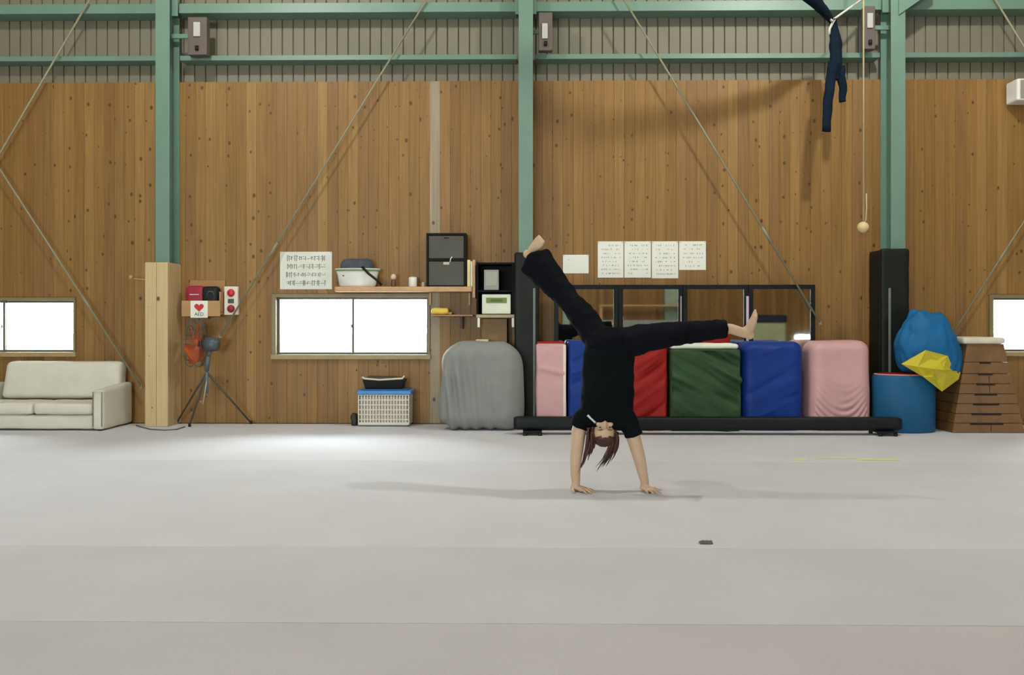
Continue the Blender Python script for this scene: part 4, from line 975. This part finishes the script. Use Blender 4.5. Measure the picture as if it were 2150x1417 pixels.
# t-shirt
T = MB()
T.loft([Q(1279, 733), Q(1278, 745), Q(1276, 775), Q(1276, 820), Q(1274, 850), Q(1272, 874), Q(1271, 890), Q(1270, 899)],
       [(.176, .13), (.184, .138), (.184, .128), (.186, .135), (.188, .135), (.186, .118), (.16, .1), (.11, .085)], FR, 28, 2.3)
def sleeve(pts, rs): T.loft(pts, rs, FR, 18)
sleeve([Q(1245, 862), Q(1226, 876), Q(1218, 888), Q(1214, 897)], [(.085, .09), (.074, .078), (.066, .072), (.064, .07)])
sleeve([Q(1298, 865), Q(1318, 882), Q(1326, 900), Q(1331, 914)], [(.085, .09), (.076, .08), (.068, .072), (.066, .07)])
shirt = T.build('t_shirt', cloth, root, smooth=True); remesh(shirt, .009, 3); fold(shirt, .022, .09)
# trousers
G = MB()
G.loft([Q(1281, 686), Q(1281, 704), Q(1280, 722), Q(1278, 750)], [(.1, .1), (.165, .135), (.178, .138), (.174, .13)], FR, 24)
def pant(pts, rs):
    G.loft(pts, rs, FR, 20)
    for p_, r_ in list(zip(pts, rs))[:-1]: G.ellipsoid(p_, (min(r_) * .97,) * 3, 14, 10)
pant([Q(1258, 715, .02), hl.lerp(kl, .5), kl, kl.lerp(al, .5), kl.lerp(al, .95), kl.lerp(al, 1.06)], [(.105, .11), (.098, .1), (.085, .09), (.1, .1), (.125, .12), (.13, .125)])
pant([Q(1306, 722, 0), hr.lerp(kr, .45), kr, kr.lerp(ar, .5), kr.lerp(ar, .92)], [(.115, .12), (.102, .105), (.085, .088), (.074, .078), (.07, .074)])
tro = G.build('trousers', troc, root, smooth=True); remesh(tro, .009, 3); fold(tro, .03, .08)

bpy.context.view_layer.update(); dg_ = bpy.context.evaluated_depsgraph_get()
def hit(o, px, py, off=.002):
    e = o.evaluated_get(dg_); mi = o.matrix_world.inverted(); d = (at(px, py, 0) - CAM).normalized()
    ok, loc, nrm, _ = e.ray_cast(mi @ CAM, mi.to_3x3() @ d)
    return (o.matrix_world @ loc + nrm * off, nrm) if ok else (None, None)
# white mark printed on the shirt front
pts = []
for k in range(5):
    t = k / 4; p_, n_ = hit(shirt, 1234 + 17 * t, 871 + 16 * t, -.001)
    if p_: pts.append(p_)
if len(pts) > 2: MB().loft(pts, [(.011, .0035)] * len(pts), FR, 8).build('shirt_mark', mat('white_print', c(196, 200, 200)), shirt, smooth=True)
# eyes, mouth
def eye(sx):
    p_ = hd(sx * .034, -.082, .0)
    b_ = MB().ellipsoid(p_, (.011, .007, .0045), 14, 10, tilt); e_ = b_.build('eye', mat('eye_white', c(176, 160, 146), .4), body, smooth=True)
    MB().ellipsoid(hd(sx * .034, -.0885, .0), (.0055, .003, .0055), 10, 8, tilt).build('iris', mat('dark_iris', c(40, 26, 18), .2), e_, smooth=True)
    MB().loft([hd(sx * .016, -.09, -.016), hd(sx * .034, -.095, -.02), hd(sx * .052, -.084, -.016)], [.002, .0032, .0018], FR, 6).build('eyebrow', mat('brow_hair', c(50, 32, 24), .8), e_, smooth=True)
eye(-1)
eye(1)
MB().loft([hd(-.022, -.083, .06), hd(-.008, -.092, .058), hd(.008, -.092, .058), hd(.022, -.083, .06)], [(.003, .003), (.0065, .006), (.0065, .006), (.003, .003)], FR, 8).build('mouth', mat('lips', c(176, 110, 98), .5), body, smooth=True)
# hair: a cap over the skull and two falling bundles of locks
hm = mat('dark_brown_hair', c(66, 32, 22), .5, var=.3, vscale=30, bump=.4, bscale=80)
hb = MB()
bm = bmesh.new(); bmesh.ops.create_uvsphere(bm, u_segments=32, v_segments=20, radius=1)
bm.verts.index_update(); keep = {}
cv = []; cf = []
for v in bm.verts:
    p_ = v.co; cv.append(hd(p_.x * .086, .014 + p_.y * .102, -.014 + p_.z * .098) + Vector((.004 * noise.noise(p_ * 9), 0, .004 * noise.noise(p_ * 7))))
for f in bm.faces:
    ce = f.calc_center_median()
    if ce.y > -.35 or (ce.z < -.5 and ce.y > -.8): cf.append(tuple(v.index for v in f.verts))
bm.free(); hb.add(cv, cf)
hair = hb.build('hair', hm, root, smooth=True)
so = hair.modifiers.new('thickness', 'SOLIDIFY'); so.thickness = .008
rg = random.Random(5)
def lock(a, m_, e, w, name='hair_lock'):
    pts = []; n_ = 9
    for i in range(n_):
        t = i / (n_ - 1); p_ = a * (1 - t) ** 2 + m_ * 2 * t * (1 - t) + e * t * t
        pts.append(p_ + Vector((rg.uniform(-1, 1), rg.uniform(-1, 1), 0)) * .003 * t)
    rs = [w * (.75 + .5 * math.sin(math.pi * min(1, i / (n_ - 1) * 1.3))) * (1 - (i / (n_ - 1)) ** 2.2) + .0008 for i in range(n_)]
    MB().loft(pts, rs, (0, 1, 0), 8).build(name, hm, hair, smooth=True)
for k in range(20):
    t = k / 19; lock(Q(1234 + 13 * t, 896 + 12 * rg.random(), rg.uniform(-.08, .05)), Q(1236 + 14 * t, 932 + 10 * rg.random(), rg.uniform(-.08, .05)),
                     Q(1214 + 36 * t * rg.uniform(.7, 1), 988 - 42 * t + rg.uniform(-8, 6), rg.uniform(-.08, .06)), .0095)
for k in range(16):
    t = k / 15; lock(Q(1284 + 14 * t, 905 + 12 * rg.random(), rg.uniform(-.08, .05)), Q(1284 + 14 * t, 940 + 10 * rg.random(), rg.uniform(-.08, .05)),
                     Q(1250 + 34 * t * rg.uniform(.6, 1), 990 - 16 * t + rg.uniform(-10, 4), rg.uniform(-.06, .06)), .0085)
